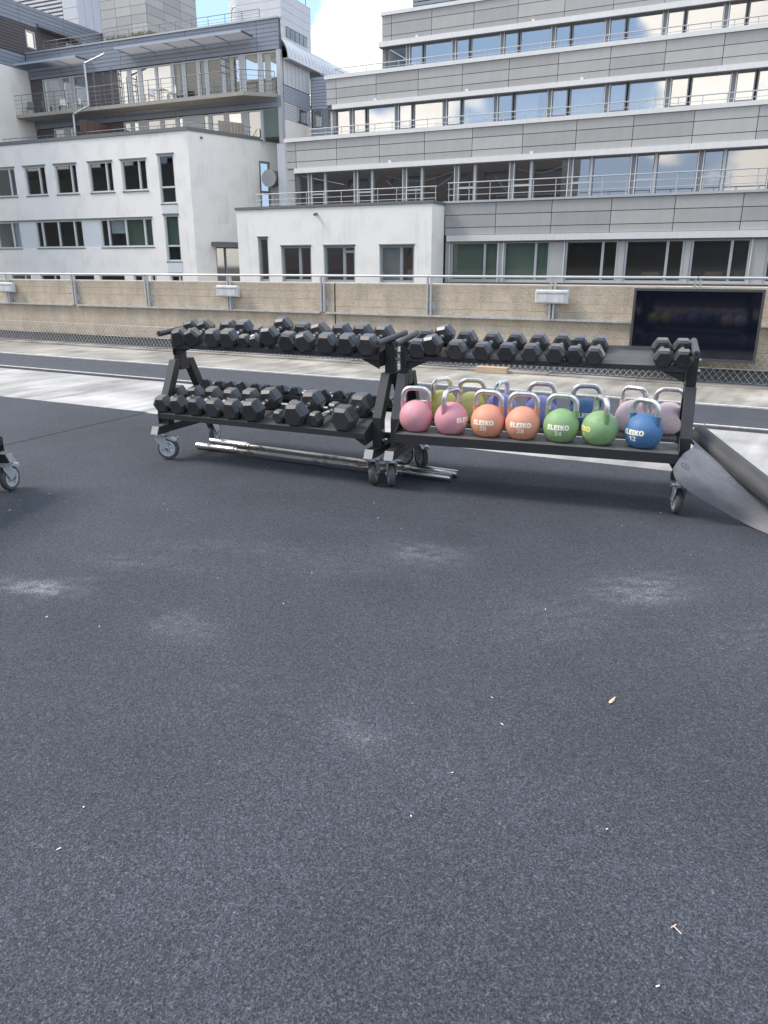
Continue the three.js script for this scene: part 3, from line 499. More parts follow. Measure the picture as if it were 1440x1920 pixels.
// --- grey boarded block with balconies, above the white one
{
  const h = new House('balcony_building', 'grey boarded apartment block with long balconies and slatted sunshades', 23.5, -38, -46.5, 9), z = -46.5, xl = -48.7, xr = -27.4, R = rng(301);
  const boards = (x0, x1, y0, y1, zz, n, mat, len = 5.4, off = 0, t = 0.05) => { const dy = (y1 - y0) / n; for (let i = 0; i < n; i++) for (let x = x0; x < x1 - 0.01;) { let e = Math.min(x1, x === x0 && off ? x + off : x + len); h.box('cladding_board', mat, x + 0.012, e - 0.012, y0 + i * dy + 0.012, y0 + (i + 1) * dy - 0.012, zz - t, zz + (R() - 0.5) * 0.006); x = e; } };
  const sideBoards = (x, z0, z1, y0, y1, n, mat, len = 4) => { const dy = (y1 - y0) / n; for (let i = 0; i < n; i++) for (let q = z1; q > z0 + 0.01;) { const e = Math.max(z0, q - len); h.box('cladding_board', mat, x - 0.05, x + (R() - 0.5) * 0.006, y0 + i * dy + 0.012, y0 + (i + 1) * dy - 0.012, e + 0.012, q - 0.012); q = e; } };
  h.box('backing_wall', M.backing, xl, xr - 0.06, 14.32, 16.0, z - 0.4, z - 0.06);
  h.box('backing_wall', M.backing, xl, xr - 0.06, 11.1, 11.95, z - 0.4, z - 0.06);
  boards(xl, xr, 14.34, 16.02, z, 7, M.boardGrey, 5.5, 3.2);
  boards(xl, xr, 11.08, 11.75, z, 2, M.boardGrey, 5.5, 2.0);
  h.box('coping', M.alu, xl, xr + 0.05, 16.02, 16.12, z - 0.4, z + 0.06);
  h.box('roof_deck', M.slabCon, xl, -28.45, 15.6, 15.7, -52.4, z - 0.41); h.box('roof_deck', M.slabCon, -28.45, xr - 0.1, 15.6, 15.7, -46.98, z - 0.41);
  h.box('floor_slab', M.roomPale, xl, xr - 0.1, 11.7, 11.85, -51, z - 0.41);
  h.box('room_back', M.room, xl, xr - 0.5, 9.2, 13.9, -51.2, -51.05);
  for (const x of [-42.6, -36.0, -33.7]) h.box('room_wall', M.roomPale, x, x + 0.12, 9.2, 15.6, -51, z - 0.35);
  // piers between windows, then the windows themselves
  const upW = [[-47.50, -45.90, 1], [-45.69, -44.85, 1], [-44.60, -43.35, 1], [-40.51, -39.60, 1], [-39.42, -38.68, 1], [-38.48, -37.2, 1], [-37.14, -35.88, 1], [-35.74, -34.95, 2], [-34.80, -33.75, 0], [-33.62, -33.10, 0], [-32.97, -31.88, 0], [-31.65, -30.44, 0], [-30.09, -28.99, 0], [-28.80, -27.62, 2]];
  let p = xl; upW.forEach(([a, b, k], i) => {
    h.box('pier_panel', i === 0 || i === 3 ? M.wood : M.alu, p, a, 11.86, 14.32, z - 0.3, z - 0.09); p = b;
    h.window(a, b, 11.9, 14.3, z - 0.1, { f: 0.08, mat: M.frameWhite, glassMat: k === 1 ? M.glassMirror : M.glassDark, behind: k ? [[a + 0.08, k === 2 ? a + (b - a) * 0.45 : b - 0.08, 11.95, 14.25, M.curtain]] : i % 2 ? [[a + 0.1, a + 0.5, 11.95, 14.25, M.curtain]] : null });
  }); h.box('pier_panel', M.alu, p, xr - 0.01, 11.86, 14.32, z - 0.3, z - 0.09);
  const loW = [[-46.97, -45.94], [-45.56, -44.79], [-40.38, -39.72], [-39.55, -39.0], [-38.32, -37.11], [-36.94, -35.81], [-35.65, -35.2], [-33.59, -33.1], [-32.94, -31.83], [-31.62, -30.47], [-30.05, -28.98]];
  p = xl; loW.forEach(([a, b], i) => { h.box('pier_panel', i === 2 || i === 0 ? M.wood : M.alu, p, a, 9.2, 11.06, z - 0.3, z - 0.09); p = b; h.window(a, b, 9.3, 11.04, z - 0.1, { f: 0.08, glassMat: i % 3 ? M.glassMid : M.glassMirror, behind: i % 2 ? [[a + 0.1, b - 0.1, 9.3, 11.0, M.curtain]] : null }); });
  h.box('pier_panel', M.alu, p, -28.85, 9.2, 11.06, z - 0.3, z - 0.09);
  { const w = h.group('window', -28.85, 9.4, z - 0.1); part('frosted_pane', new THREE.PlaneGeometry(1.25, 1.66), M.glassGreen, w, [0.62, 0.83, 0]); part('frame', merge([bx(0, 0.06, 0, 1.66, -0.06, 0.02), bx(1.19, 1.25, 0, 1.66, -0.06, 0.02), bx(0.06, 1.19, 1.6, 1.66, -0.06, 0.018)]), M.frameGrey, w); }
  // long balcony
  const B = h.group('balcony', -38, 11.6, -44.9);
  const slab = new THREE.Shape([[-49.1, 46.4], [-49.1, 44.9], [-29.2, 44.9], [-27.6, 46.2], [-27.6, 46.4]].map(q => new THREE.Vector2(q[0] + 38, q[1] - 44.9)));
  part('balcony_slab', new THREE.ExtrudeGeometry(slab, { depth: 0.22, bevelEnabled: false }).rotateX(-Math.PI / 2), M.slabCon, B);
  const rl = [[1.45, 0.024], [1.15, 0.012], [0.9, 0.012], [0.62, 0.012], [0.4, 0.012]];
  part('balcony_rail', merge(rl.map(([y, r]) => bar([-11.05, y, -0.05], [8.78, y, -0.05], r, 5))), M.darkAlu, B);
  part('balcony_rail', merge(rl.map(([y, r]) => bar([8.78, y, -0.05], [10.35, y, -1.32], r, 5))), M.darkAlu, B);
  part('balcony_rail', merge(rl.map(([y, r]) => bar([-11.05, y, -0.05], [-11.05, y, -1.5], r, 5))), M.darkAlu, B);
  for (let x = -11.05; x < 8.9; x += 1.04) part('balcony_post', bar([x, 0.1, -0.02], [x, 1.45, -0.05], 0.022, 5), M.darkAlu, B);
  for (const t of [0.5, 1]) part('balcony_post', bar([8.78 + 1.57 * t, 0.1, -0.02 - 1.3 * t], [8.78 + 1.57 * t, 1.45, -0.05 - 1.27 * t], 0.022, 5), M.darkAlu, B);
  for (const x of [-3.55, -2.0, 6.9]) part('balcony_screen', merge([bx(x, x + 0.05, 0.23, 2.6, -1.45, -1.40), bx(x, x + 0.05, 0.23, 2.6, -0.5, -0.45), bx(x, x + 0.04, 2.3, 2.36, -1.40, -0.5), bx(x, x + 0.04, 1.9, 1.96, -1.40, -0.5), bx(x, x + 0.04, 1.5, 1.56, -1.40, -0.5)]), M.darkAlu, B);
  // louvred sunshades
  for (const [x0, x1, yy] of [[-48.5, -42.75, 15.02], [-39.2, -29.3, 15.15]]) {
    const s = h.group('sunshade', x0, yy, z + 0.05), L = x1 - x0;
    for (let k = 0; k < 11; k++) part('shade_slat', boxGeo(L, 0.012, 0.075), M.shade, s, [L / 2, -0.02, 0.1 + k * 0.11]).rotation.x = 0.95;
    for (let x = 0; x <= L + 0.01; x += L / Math.round(L / 1.9)) part('shade_arm', boxGeo(0.05, 0.09, 1.32), M.shade, s, [x, 0.04, 0.64]);
    part('shade_edge', boxGeo(L + 0.1, 0.14, 0.04), M.boardBlue, s, [L / 2, 0.03, 1.33]);
  }
  // roof terrace rail and planters
  for (const [y, r] of [[16.68, 0.024], [16.45, 0.012], [16.28, 0.012]]) h.geo('roof_rail', bar([-47, y, z - 0.15], [-28.8, y, z - 0.15], r, 5), M.darkAlu);
  for (let x = -47; x < -28.7; x += 1.3) h.geo('roof_post', bar([x, 16.1, z - 0.15], [x, 16.68, z - 0.15], 0.02, 5), M.darkAlu);
  for (let x = -41.8; x < -37.4; x += 1.1) { h.box('planter', M.foam, x, x + 1.0, 15.7, 16.28, z - 1.1, z - 0.6); const g = []; for (let k = 0; k < 90; k++) { const q = new THREE.PlaneGeometry(0.05, 0.22); q.rotateX(R() - 0.5).rotateY(R() * 6.3).rotateZ((R() - 0.5) * 1.2).translate(x + R(), 16.3 + R() * 0.2, z - 1.1 + R() * 0.5); g.push(q); } const q = h.geo('planter_grass', merge(g), std([0.16, 0.14, 0.07], 0.95, { side: THREE.DoubleSide })); q.userData.kind = 'stuff'; }
  // end wall, seen past the corner
  h.box('end_wall', M.plaster, xr - 0.4, xr, 0, 10.45, -50.45, z - 0.42);
  h.box('corner_post', M.alu, xr - 0.25, xr + 0.02, 9.0, 14.34, z - 0.3, z - 0.02);
  h.box('backing_wall', M.backing, xr - 0.4, xr - 0.06, 10.45, 14.0, -50.45, z - 0.42);
  sideBoards(xr, -48.6, z - 0.4, 10.47, 11.44, 7, M.boardWhite, 3); sideBoards(xr, -50.45, -50.02, 10.47, 11.44, 7, M.boardWhite, 3);
  sideBoards(xr, -50.45, z - 0.4, 11.46, 12.4, 7, M.boardBlue, 2.0);
  for (let k = 0; k < 7; k++) h.box('glass_panel', M.boardWhite, xr - 0.05, xr, 12.45, 13.85, -46.95 - (k + 1) * 0.5 + 0.02, -46.95 - k * 0.5 - 0.02);
  { const w = h.group('window', xr - 0.05, 10.6, -48.72, Math.PI / 2); part('pane', new THREE.PlaneGeometry(1.2, 0.8), M.glassMirror, w, [0.65, 0.4, 0]); part('frame', merge([bx(0, 0.07, 0, 0.82, -0.05, 0.06), bx(1.23, 1.3, 0, 0.82, -0.05, 0.06), bx(0.07, 1.23, 0.76, 0.82, -0.05, 0.058)]), M.frameWhite, w); }
  // recessed wing beyond
  h.box('backing_wall', M.backing, xr - 0.05, -24, 9, 13.45, -51, -50.55);
  boards(xr + 0.02, -24, 11.55, 13.5, -50.5, 10, M.boardBlue, 9); boards(xr + 0.02, -24, 9.0, 10.4, -50.5, 7, M.boardBlue, 9);
  h.window(-27.25, -26.55, 10.45, 11.5, -50.48, { f: 0.07, glassMat: M.glassMirror, mat: M.frameGrey }); h.window(-26.2, -25.5, 10.45, 11.5, -50.48, { f: 0.07, glassMat: M.glassMirror, mat: M.frameGrey });
  h.box('pier_panel', M.boardGrey, -26.53, -26.22, 10.4, 11.55, -50.6, -50.5);
  // barrel roof with standing seams
  {
    const n = 14, r = 1.4, cx = -28.45, cy = 13.95, P = []; for (let i = 0; i <= n; i++) { const a = (Math.PI / 2) * i / n; P.push([cx + r * Math.cos(a), cy + r * Math.sin(a)]); }
    const arc = [...P, ...P.slice().reverse().map(([x, y]) => [x - 0.05 * (x - cx) / r, y - 0.05 * (y - cy) / r])];
    h.geo('barrel_roof', poly(arc, 11).translate(0, 0, -58), M.vault);
    const rib = P.map(([x, y]) => [x + 0.035 * (x - cx) / r, y + 0.035 * (y - cy) / r]);
    for (let q = -46.98; q > -58; q -= 0.48) h.geo('roof_seam', poly([...rib, ...P.slice().reverse()], 0.035).translate(0, 0, q - 0.03), M.vault);
    h.box('eaves_gutter', M.coping, cx + r - 0.02, cx + r + 0.14, cy - 0.1, cy + 0.03, -51.2, -46.98);
    h.box('eaves_soffit', M.boardBlue, -28.4, cx + r, cy - 0.12, cy - 0.02, -58, -46.98);
  }
  // white stair tower with a rounded corner, in bands
  {
    const sh = new THREE.Shape(); sh.moveTo(-28.4, 48.6); sh.lineTo(-28.4, 52.6); sh.lineTo(-33, 52.6); sh.lineTo(-33, 50.0); sh.absarc(-31.6, 50.0, 1.4, Math.PI, 1.5 * Math.PI, false); sh.lineTo(-28.4, 48.6);
    for (let y = 15.3, i = 0; y < 18.2; y += 0.48, i++) { const top = Math.min(y + 0.465, 18.2); h.geo('wall_band', new THREE.ExtrudeGeometry(sh, { depth: top - y, bevelEnabled: false, curveSegments: 10 }).rotateX(-Math.PI / 2).scale(1, 1, 1).translate(0, y, 0), i % 2 ? M.boardWhite : M.boardWhite); }
    h.box('band_core', M.backing, -32.2, -28.43, 15.3, 18.1, -52.5, -49.5);
    for (let k = 0; k < 5; k++) { const w = h.group('window', -28.385, 15.68, -49.15 - k * 0.58, Math.PI / 2); part('pane', new THREE.PlaneGeometry(0.54, 0.62), M.glassDark, w, [0.28, 0.31, 0.012]); part('frame', merge([bx(0, 0.04, 0, 0.62, -0.01, 0.03), bx(0.04, 0.56, 0.6, 0.63, -0.01, 0.028)]), M.sill, w); part('blind', bx(0.02, 0.55, 0, 0.62, -0.008, 0.004), M.roomDark, w); }
    h.geo('antenna', bar([-28.6, 18.2, -52.3], [-28.6, 22, -52.3], 0.03, 5), M.darkAlu);
    h.geo('stair_hoop', tube([[-32.0, 16.1, -48.3], [-32.0, 17.3, -48.35], [-31.7, 17.55, -48.3], [-31.45, 17.3, -48.3], [-31.45, 16.9, -48.3]], 0.05, 24, 6), M.zinc);
  }
  // side wing at the inner corner
  const xw = xl;
  h.box('wing_wall', M.plaster, xw - 0.5, xw, -22, 14.93, z - 0.1, -38);
  h.box('backing_wall', M.backing, xw - 0.5, xw - 0.06, 14.93, 19.3, -56, -38);
  sideBoards(xw, z + 0.05, -38, 14.95, 15.95, 4, M.boardGrey, 4.5);
  sideBoards(xw, -46.75, -38, 16.0, 18.0, 10, M.wood, 9); sideBoards(xw, -56, -47.6, 16.0, 18.0, 10, M.wood, 9);
  sideBoards(xw, -47.6, -46.75, 16.0, 16.55, 3, M.wood, 9); sideBoards(xw, -47.6, -46.75, 17.65, 18.0, 2, M.wood, 9);
  sideBoards(xw, -56, -38, 18.02, 19.3, 5, M.boardGrey, 4.2);
  { const w = h.group('window', xw - 0.05, 16.55, -46.77, Math.PI / 2); part('pane', new THREE.PlaneGeometry(0.7, 1.0), M.glassMirror, w, [0.41, 0.55, 0]); part('frame', merge([bx(0, 0.07, 0, 1.1, -0.05, 0.07), bx(0.75, 0.82, 0, 1.1, -0.05, 0.07), bx(0.07, 0.75, 1.03, 1.1, -0.05, 0.068), bx(0.07, 0.75, 0, 0.07, -0.05, 0.068)]), M.frameWhite, w); }
  { const w = h.group('window', xw - 0.05, 15.75, -50.6, Math.PI / 2); part('pane', new THREE.PlaneGeometry(0.75, 1.9), M.glassMirror, w, [0.4, 0.95, 0.07]); part('frame', merge([bx(0, 0.06, 0, 1.95, 0, 0.1), bx(0.76, 0.82, 0, 1.95, 0, 0.1), bx(0.06, 0.76, 1.88, 1.95, 0, 0.098)]), M.frameWhite, w); }
  { const a = h.group('awning', xw, 18.2, -49.9); part('awning_box', boxGeo(0.18, 0.2, 4), M.darkAlu, a, [0.1, 0, 0]); part('awning_cloth', boxGeo(0.55, 0.02, 3.9), M.boardBlue, a, [0.4, -0.16, 0]).rotation.z = -0.3; part('awning_arm', bar([0.1, -0.1, -1.9], [0.75, -0.35, -1.9], 0.02, 5), M.coping, a); }
  // terrace furniture in silhouette
}
// balcony chairs and tables
{
  const chairAt = (X, Z, turn, label, mat) => {
    const c = thing('balcony_chair', label, 'chair', 'balcony chairs'); place(c, 23.5, X, 11.82, Z, turn);
    part('seat', boxGeo(0.46, 0.04, 0.44), mat, c, [0, 0.45, 0]); part('backrest', boxGeo(0.46, 0.42, 0.03), mat, c, [0, 0.72, -0.22]);
    for (const sx of [-1, 1]) for (const sz of [-1, 1]) part('leg', bar([sx * 0.22, 0, sz * 0.2], [sx * 0.2, 0.44, sz * 0.18], 0.02, 5), mat, c);
  };
  chairAt(-47.9, -45.5, 0.5, 'dark balcony chair nearest the far wing wall', M.darkAlu);
  chairAt(-47.0, -45.6, -0.4, 'dark balcony chair second from the far wing wall', M.darkAlu);
  chairAt(-44.9, -45.6, 0.3, 'white balcony chair before the tall curtained windows', M.foam);
  chairAt(-43.6, -45.7, -0.5, 'white balcony chair beside the downpipe', M.foam);
  chairAt(-36.9, -45.6, 0.6, 'pale balcony chair left of the balcony table', M.foam);
  chairAt(-35.2, -45.6, -0.6, 'pale balcony chair right of the balcony table', M.foam);
  const t = thing('balcony_table', 'small pale table between chairs on the long balcony', 'table'); place(t, 23.5, -36.05, 11.82, -45.5);
  part('tabletop', boxGeo(0.9, 0.04, 0.6), M.foam, t, [0, 0.72, 0]); for (const sx of [-1, 1]) for (const sz of [-1, 1]) part('leg', bar([sx * 0.4, 0, sz * 0.25], [sx * 0.4, 0.7, sz * 0.25], 0.02, 5), M.foam, t);
}
// big round vent duct in the gap between the blocks
{
  const d = thing('vent_duct', 'large round grey metal vent duct between the white and grey blocks', 'duct'); place(d, 23.5, -28.2, 5.9, -46.2);
  part('duct_pipe', bar([0, 0.95, -1.5], [0, 0.95, 0.25], 0.52, 28), M.darkAlu, d); part('duct_cover', cyl(0.535, 0.535, 0.05, 28).rotateX(Math.PI / 2), M.panelA, d, [0, 0.95, 0.29]);
  part('duct_bend', tube([[0, 0.95, -0.6], [0.05, 0.2, -0.7], [0.1, -1, -0.7], [0.1, -8, -0.7]], 0.42, 30, 16), M.panelB, d);
  part('duct_riser', boxGeo(0.55, 12, 0.5), M.boardWhite, d, [0.85, -3, -0.2]);
}
// panelled blocks further back
{
  const h = new House('panelled_tower', 'tall grey panelled tower behind the roof terrace', 23.5, -46, -54, 9), R = rng(401);
  h.box('tower_core', M.backing, -48.0, -43.55, 9, 26, -60.5, -54.05);
  for (let y = 17.5; y < 26; y += 0.62) { for (let k = 0; k < 3; k++) h.box('cladding_panel', panels[Math.floor(R() * 3)], -48 + k * 1.5 + 0.015, -48 + (k + 1) * 1.5 - 0.015, y + 0.012, y + 0.608, -54.05, -54); for (let k = 0; k < 3; k++) h.box('cladding_panel', panels[Math.floor(R() * 3)], -43.55, -43.49, y + 0.012, y + 0.608, -54 - (k + 1) * 2.15 + 0.015, -54 - k * 2.15 - 0.015 - (k ? 0 : 0.05)); }
  for (let k = 0; k < 4; k++) h.box('blue_panel', M.boardBlue, -51.3 + k * 0.8 + 0.012, -51.3 + (k + 1) * 0.8 - 0.012, 9, 26, -55.6, -55);
}
{
  const h = new House('louvred_block', 'white block with horizontal louvres behind the boarded wing', 23.5, -60, -57, 9);
  h.box('block_core', M.room, -72, -51.6, 9, 27, -62, -57.2);
  for (let y = 18; y < 27; y += 0.3) h.box('louvre', M.boardWhite, -72, -54.8, y, y + 0.16, -57.15, -57);
  for (let y = 18; y < 27; y += 0.85) h.box('white_panel', M.boardWhite, -54.7, -52.4, y + 0.012, y + 0.838, -57.15, -56.95);
  for (let y = 18; y < 27; y += 0.3) h.box('louvre', M.boardWhite, -52.3, -51.6, y, y + 0.16, -57.15, -57);
}

// the dark brick block across the street behind us, which the glass opposite mirrors
{
  const h = new House('brick_building', 'long dark brown brick block across the street from the office block', 25.5, -60, 36);
  const brick = std([0.20, 0.16, 0.145], 0.9, { map: mottle }), rows = (x0, x1, top, step) => {
    h.box('block_core', M.sill, x0, x1, -14, top - 0.4, 36.3, 48);
    for (let y = -12.4; y < top; y += step) { h.box('brick_band', brick, x0, x1, y, Math.min(top, y + step * 0.62), 36, 36.28); for (let x = x0 + 1; x < x1 - 2; x += 7.3) h.box('pier', brick, x, x + 2.6, y + step * 0.62 + 0.002, Math.min(top, y + step) - 0.002, 36.02, 36.28); }
  };
  rows(-150, -26, 18.5, 3.3); rows(-25.8, 70, 9.4, 3.3);
}
// ---------------------------------------------------------------- racks
const RACKS = { a: { o: [-0.72, -5.227], ang: 24.755 }, b: { o: [0.949, -4.563], ang: 19.097 } };
function rackPlace(obj, rk, X, Y, Z, tilt = 0, yaw = 0, roll = 0) {
  const a = rad(rk.ang), c = Math.cos(a), s = Math.sin(a);
  obj.position.set(rk.o[0] + X * c - Z * s, Y, rk.o[1] + X * s + Z * c); obj.rotation.set(tilt, -a + yaw, roll, 'YXZ'); return obj;
}
function thickLine(pts, t) { // sheet-metal profile: polyline given a thickness on its underside
  const off = pts.map((p, i) => { const a = pts[Math.max(0, i - 1)], b = pts[Math.min(pts.length - 1, i + 1)]; const dx = b[0] - a[0], dy = b[1] - a[1], L = Math.hypot(dx, dy); return [p[0] - dy / L * -t * 1.0, p[1] + dx / L * -t]; });
  return [...pts, ...off.reverse()];
}
const alongX = (pts, x0, x1) => poly(pts.map(([z, y]) => [-z, y]), x1 - x0).rotateY(Math.PI / 2).translate(x0, 0, 0);   // profile given as [z, y]
const tyreGeo = (() => { const p = []; const R = 0.08, w = 0.021; for (let i = 0; i <= 8; i++) { const a = -Math.PI / 2 + Math.PI * i / 8; p.push(new THREE.Vector2(R - 0.011 + 0.011 * Math.cos(a), w * Math.sin(a) * 0.98)); } p.push(new THREE.Vector2(0.060, w * 0.96)); p.unshift(new THREE.Vector2(0.060, -w * 0.96)); p.push(new THREE.Vector2(0.060, -w * 0.96)); return new THREE.LatheGeometry(p, 40).rotateZ(Math.PI / 2); })();
const hubGeo = (() => {
  const ring = new THREE.LatheGeometry([[0.050, -0.019], [0.0605, -0.0195], [0.0605, 0.0195], [0.050, 0.019], [0.050, -0.019]].map(p => new THREE.Vector2(...p)), 36).rotateZ(Math.PI / 2);
  const g = [ring, cyl(0.02, 0.02, 0.044, 18).rotateZ(Math.PI / 2), cyl(0.051, 0.051, 0.004, 30).rotateZ(Math.PI / 2)];
  for (let k = 0; k < 5; k++) g.push(bx(-0.016, 0.016, 0.016, 0.052, -0.0055, 0.0055).rotateX(k * 2 * Math.PI / 5 + 0.3));
  return merge(g);
})();
const forkGeo = (() => {
  const side = poly([[-0.038, 0.176], [0.040, 0.176], [0.036, 0.150], [-0.028, 0.066], [-0.052, 0.062], [-0.062, 0.076], [-0.058, 0.11]], 0.003).rotateY(-Math.PI / 2);   // x->z
  return merge([side.clone().translate(0.030, 0, 0), side.clone().translate(-0.027, 0, 0), bx(-0.030, 0.030, 0.172, 0.1765, -0.04, 0.04), cyl(0.030, 0.034, 0.012, 20).translate(0, 0.181, 0)]);
})();
function caster(parent, x, z, swivel, brake = true) {
  const c = new THREE.Group(); c.name = 'caster'; c.position.set(x, 0, z); c.rotation.y = swivel; parent.add(c);
  part('tyre', tyreGeo, M.tyre, c, [0, 0.081, -0.045]); part('wheel_hub', hubGeo, M.hub, c, [0, 0.081, -0.045]);
  part('fork', forkGeo, M.zinc, c); part('axle_bolt', merge([cyl(0.009, 0.009, 0.074, 8).rotateZ(Math.PI / 2), cyl(0.013, 0.013, 0.006, 6).rotateZ(Math.PI / 2).translate(0.034, 0, 0), cyl(0.013, 0.013, 0.006, 6).rotateZ(Math.PI / 2).translate(-0.034, 0, 0)]), M.bolt, c, [0, 0.081, -0.045]);
  part('top_plate', rbox(0.105, 0.006, 0.085, 0.002), M.zinc, c, [0, 0.190, 0]); part('plate_bolt', merge([-1, 1].flatMap(a => [-1, 1].map(b => cyl(0.008, 0.008, 0.012, 6).translate(a * 0.042, 0.185, b * 0.032)))), M.bolt, c);
  if (brake) { const b = part('brake_pedal', merge([bx(-0.028, 0.028, 0, 0.004, -0.075, 0.0), bx(-0.028, -0.024, -0.012, 0, -0.07, 0), bx(0.024, 0.028, -0.012, 0, -0.07, 0), bx(-0.02, 0.02, 0.004, 0.018, -0.075, -0.069)]), M.zinc, c, [0, 0.170, -0.05]); b.rotation.x = -0.32; part('brake_label', bx(-0.015, 0.015, 0.0045, 0.0055, -0.05, -0.022), M.foam, c, [0, 0.170, -0.05]).rotation.x = -0.32; }
}
function makeRack(label, { lowTilt, swivels }) {
  const t = thing('dumbbell_rack', label, 'rack', null), L = 0.85, LS = 0.818;
  for (const sx of [-1, 1]) {
    const e = new THREE.Group(); e.name = 'end_frame'; e.position.set(sx * L, 0, 0); t.add(e);
    const hw = 0.03, ex = (p, b = 0.002) => poly(p.map(([z, y]) => [-z, y]), hw * 2 - 2 * b, b).rotateY(Math.PI / 2).translate(-hw + b, 0, 0);
    part('foot_beam', ex([[-0.365, 0.195], [-0.34, 0.249], [0.34, 0.249], [0.365, 0.195]].reverse(), 0.003), M.black, e);
    for (const s of [-1, 1]) {
      const p = [[0.235, 0.250], [0.235, 0.43], [0.103, 0.695], [0.050, 0.695], [0.050, 0.66], [0.174, 0.412], [0.174, 0.250]].map(([z, y]) => [z * s, y]);
      part('leg', ex(s > 0 ? p : p.reverse()), M.black, e);
      const cap = part('end_cap', boxGeo(0.058, 0.060, 0.004), M.capSteel, e, [0, 0.222, s * 0.3555]); cap.rotation.x = s * -0.43;
    }
    part('bridge', ex([[-0.049, 0.620], [-0.049, 0.694], [0.049, 0.694], [0.049, 0.620]].reverse()), M.black, e);
    part('post', rbox(0.056, 0.19, 0.078, 0.004), M.black, e, [0, 0.788, 0.012]);
    part('push_handle', bar([0, 0.888, 0.219], [0, 0.921, -0.215], 0.0195, 24), M.capSteel2 || M.blackDust, e);
    for (const [y, z, d] of [[0.8882, 0.2195, 1], [0.9212, -0.2155, -1]]) part('handle_hole', cyl(0.0065, 0.0065, 0.002, 12).rotateX(Math.PI / 2), M.hole, e, [0, y, z + d * 0.0002]);
    for (const y of [0.775, 0.835]) part('bolt', cyl(0.011, 0.011, 0.014, 6).rotateZ(Math.PI / 2), M.bolt, e, [0.033, y, 0.01]);
    for (const s of [-1, 1]) for (const y of [0.285, 0.345]) part('bolt', cyl(0.011, 0.011, 0.014, 6).rotateZ(Math.PI / 2), M.bolt, e, [0.033, y, s * 0.205]);
  }
  // top tray: tilted forward, rolled front lip, upturned back
  part('top_shelf', alongX(thickLine([[0.126, 0.8115], [-0.13, 0.868], [-0.137, 0.89]].reverse(), 0.004), -LS, LS), M.blackDust, t);
  part('shelf_lip', alongX([[0.1265, 0.783], [0.1265, 0.812], [0.131, 0.811], [0.131, 0.783]].reverse(), -LS - 0.001, LS + 0.001), M.black, t);
  for (const s of [-1, 1]) {
    const zb = 0.055, dy = (0.345 - zb) * Math.tan(lowTilt), y0 = lowTilt ? (s > 0 ? 0.346 : 0.392) : 0.362;
    const flip = s > 0 ? x => x : x => x.map(([z, y]) => [-z, y]).reverse(), lip = lowTilt ? 0.034 : 0.054;
    part('lower_shelf', alongX(flip(thickLine([[0.340, y0 + 0.001], [zb, y0 + dy], [zb - 0.004, y0 + dy + (lowTilt ? 0.025 : -0.02)]].reverse(), 0.004)), -LS, LS), lowTilt ? M.blackDust : M.shelfGrey, t);
    part('shelf_lip', alongX(flip([[0.3405, y0 - lip], [0.3405, y0 + 0.0015], [0.345, y0 + 0.0005], [0.345, y0 - lip]].reverse()), -LS - 0.001, LS + 0.001), M.black, t);
    for (const sx of [-1, 1]) {
      const yb = y0, tri = [[0.343, yb - 0.075], [0.343, yb + 0.012], [0.24, yb + 0.062], [0.165, yb + 0.062], [0.165, yb - 0.055]].map(([z, y]) => [z * s, y]);
      part('shelf_bracket', alongX(s > 0 ? tri.reverse() : tri, sx > 0 ? LS - 0.004 : -LS, sx > 0 ? LS + 0.001 : -LS + 0.005), M.black, t, [sx * 0.0015, 0, 0]);
      const gus = poly([[0, 0], [-sx * 0.13, 0], [0, -0.075]].slice(0, 3), 0.005); part('gusset', (sx > 0 ? gus : gus).translate(sx * (LS - 0.006), yb - 0.006, s * 0.325 - 0.0025), M.black, t);
    }
  }
  for (const sx of [-1, 1]) { part('shelf_bracket', alongX([[0.129, 0.735], [0.129, 0.822], [-0.13, 0.872], [-0.13, 0.80], [0.05, 0.735]].reverse(), sx > 0 ? LS - 0.004 : -LS, sx > 0 ? LS + 0.001 : -LS + 0.005), M.black, t); part('gusset', poly([[0, 0], [-sx * 0.13, 0], [0, -0.06]], 0.005).translate(sx * (LS - 0.006), 0.779, 0.105), M.black, t); }
  part('cross_tube', rbox(1.64, 0.04, 0.04, 0.004), M.black, t, [0, 0.222, -0.2]);
  [[-1, 1], [1, 1], [-1, -1], [1, -1]].forEach(([sx, sz], i) => caster(t, sx * L, sz * 0.295, swivels[i]));
  return t;
}
const H2 = Math.PI / 2;
rackPlace(makeRack('black steel rack on castors loaded with hex dumbbells on every shelf', { lowTilt: rad(11), swivels: [-1.25, 0.25, 0.2, 2.6] }), RACKS.a, 0, 0.012, 0);
rackPlace(makeRack('black steel rack on castors with dumbbells above and coloured kettlebells below', { lowTilt: 0, swivels: [0.42, 0.2, -2.4, -0.9] }), RACKS.b, 0, 0.012, 0);
{ const r = makeRack('black steel rack mostly out of frame, one foot and castor showing', { lowTilt: rad(11), swivels: [0.3, -1.62, 0.1, 0.9] }); r.position.set(-2.75, 0.012, -3.66); r.rotation.y = rad(83); }

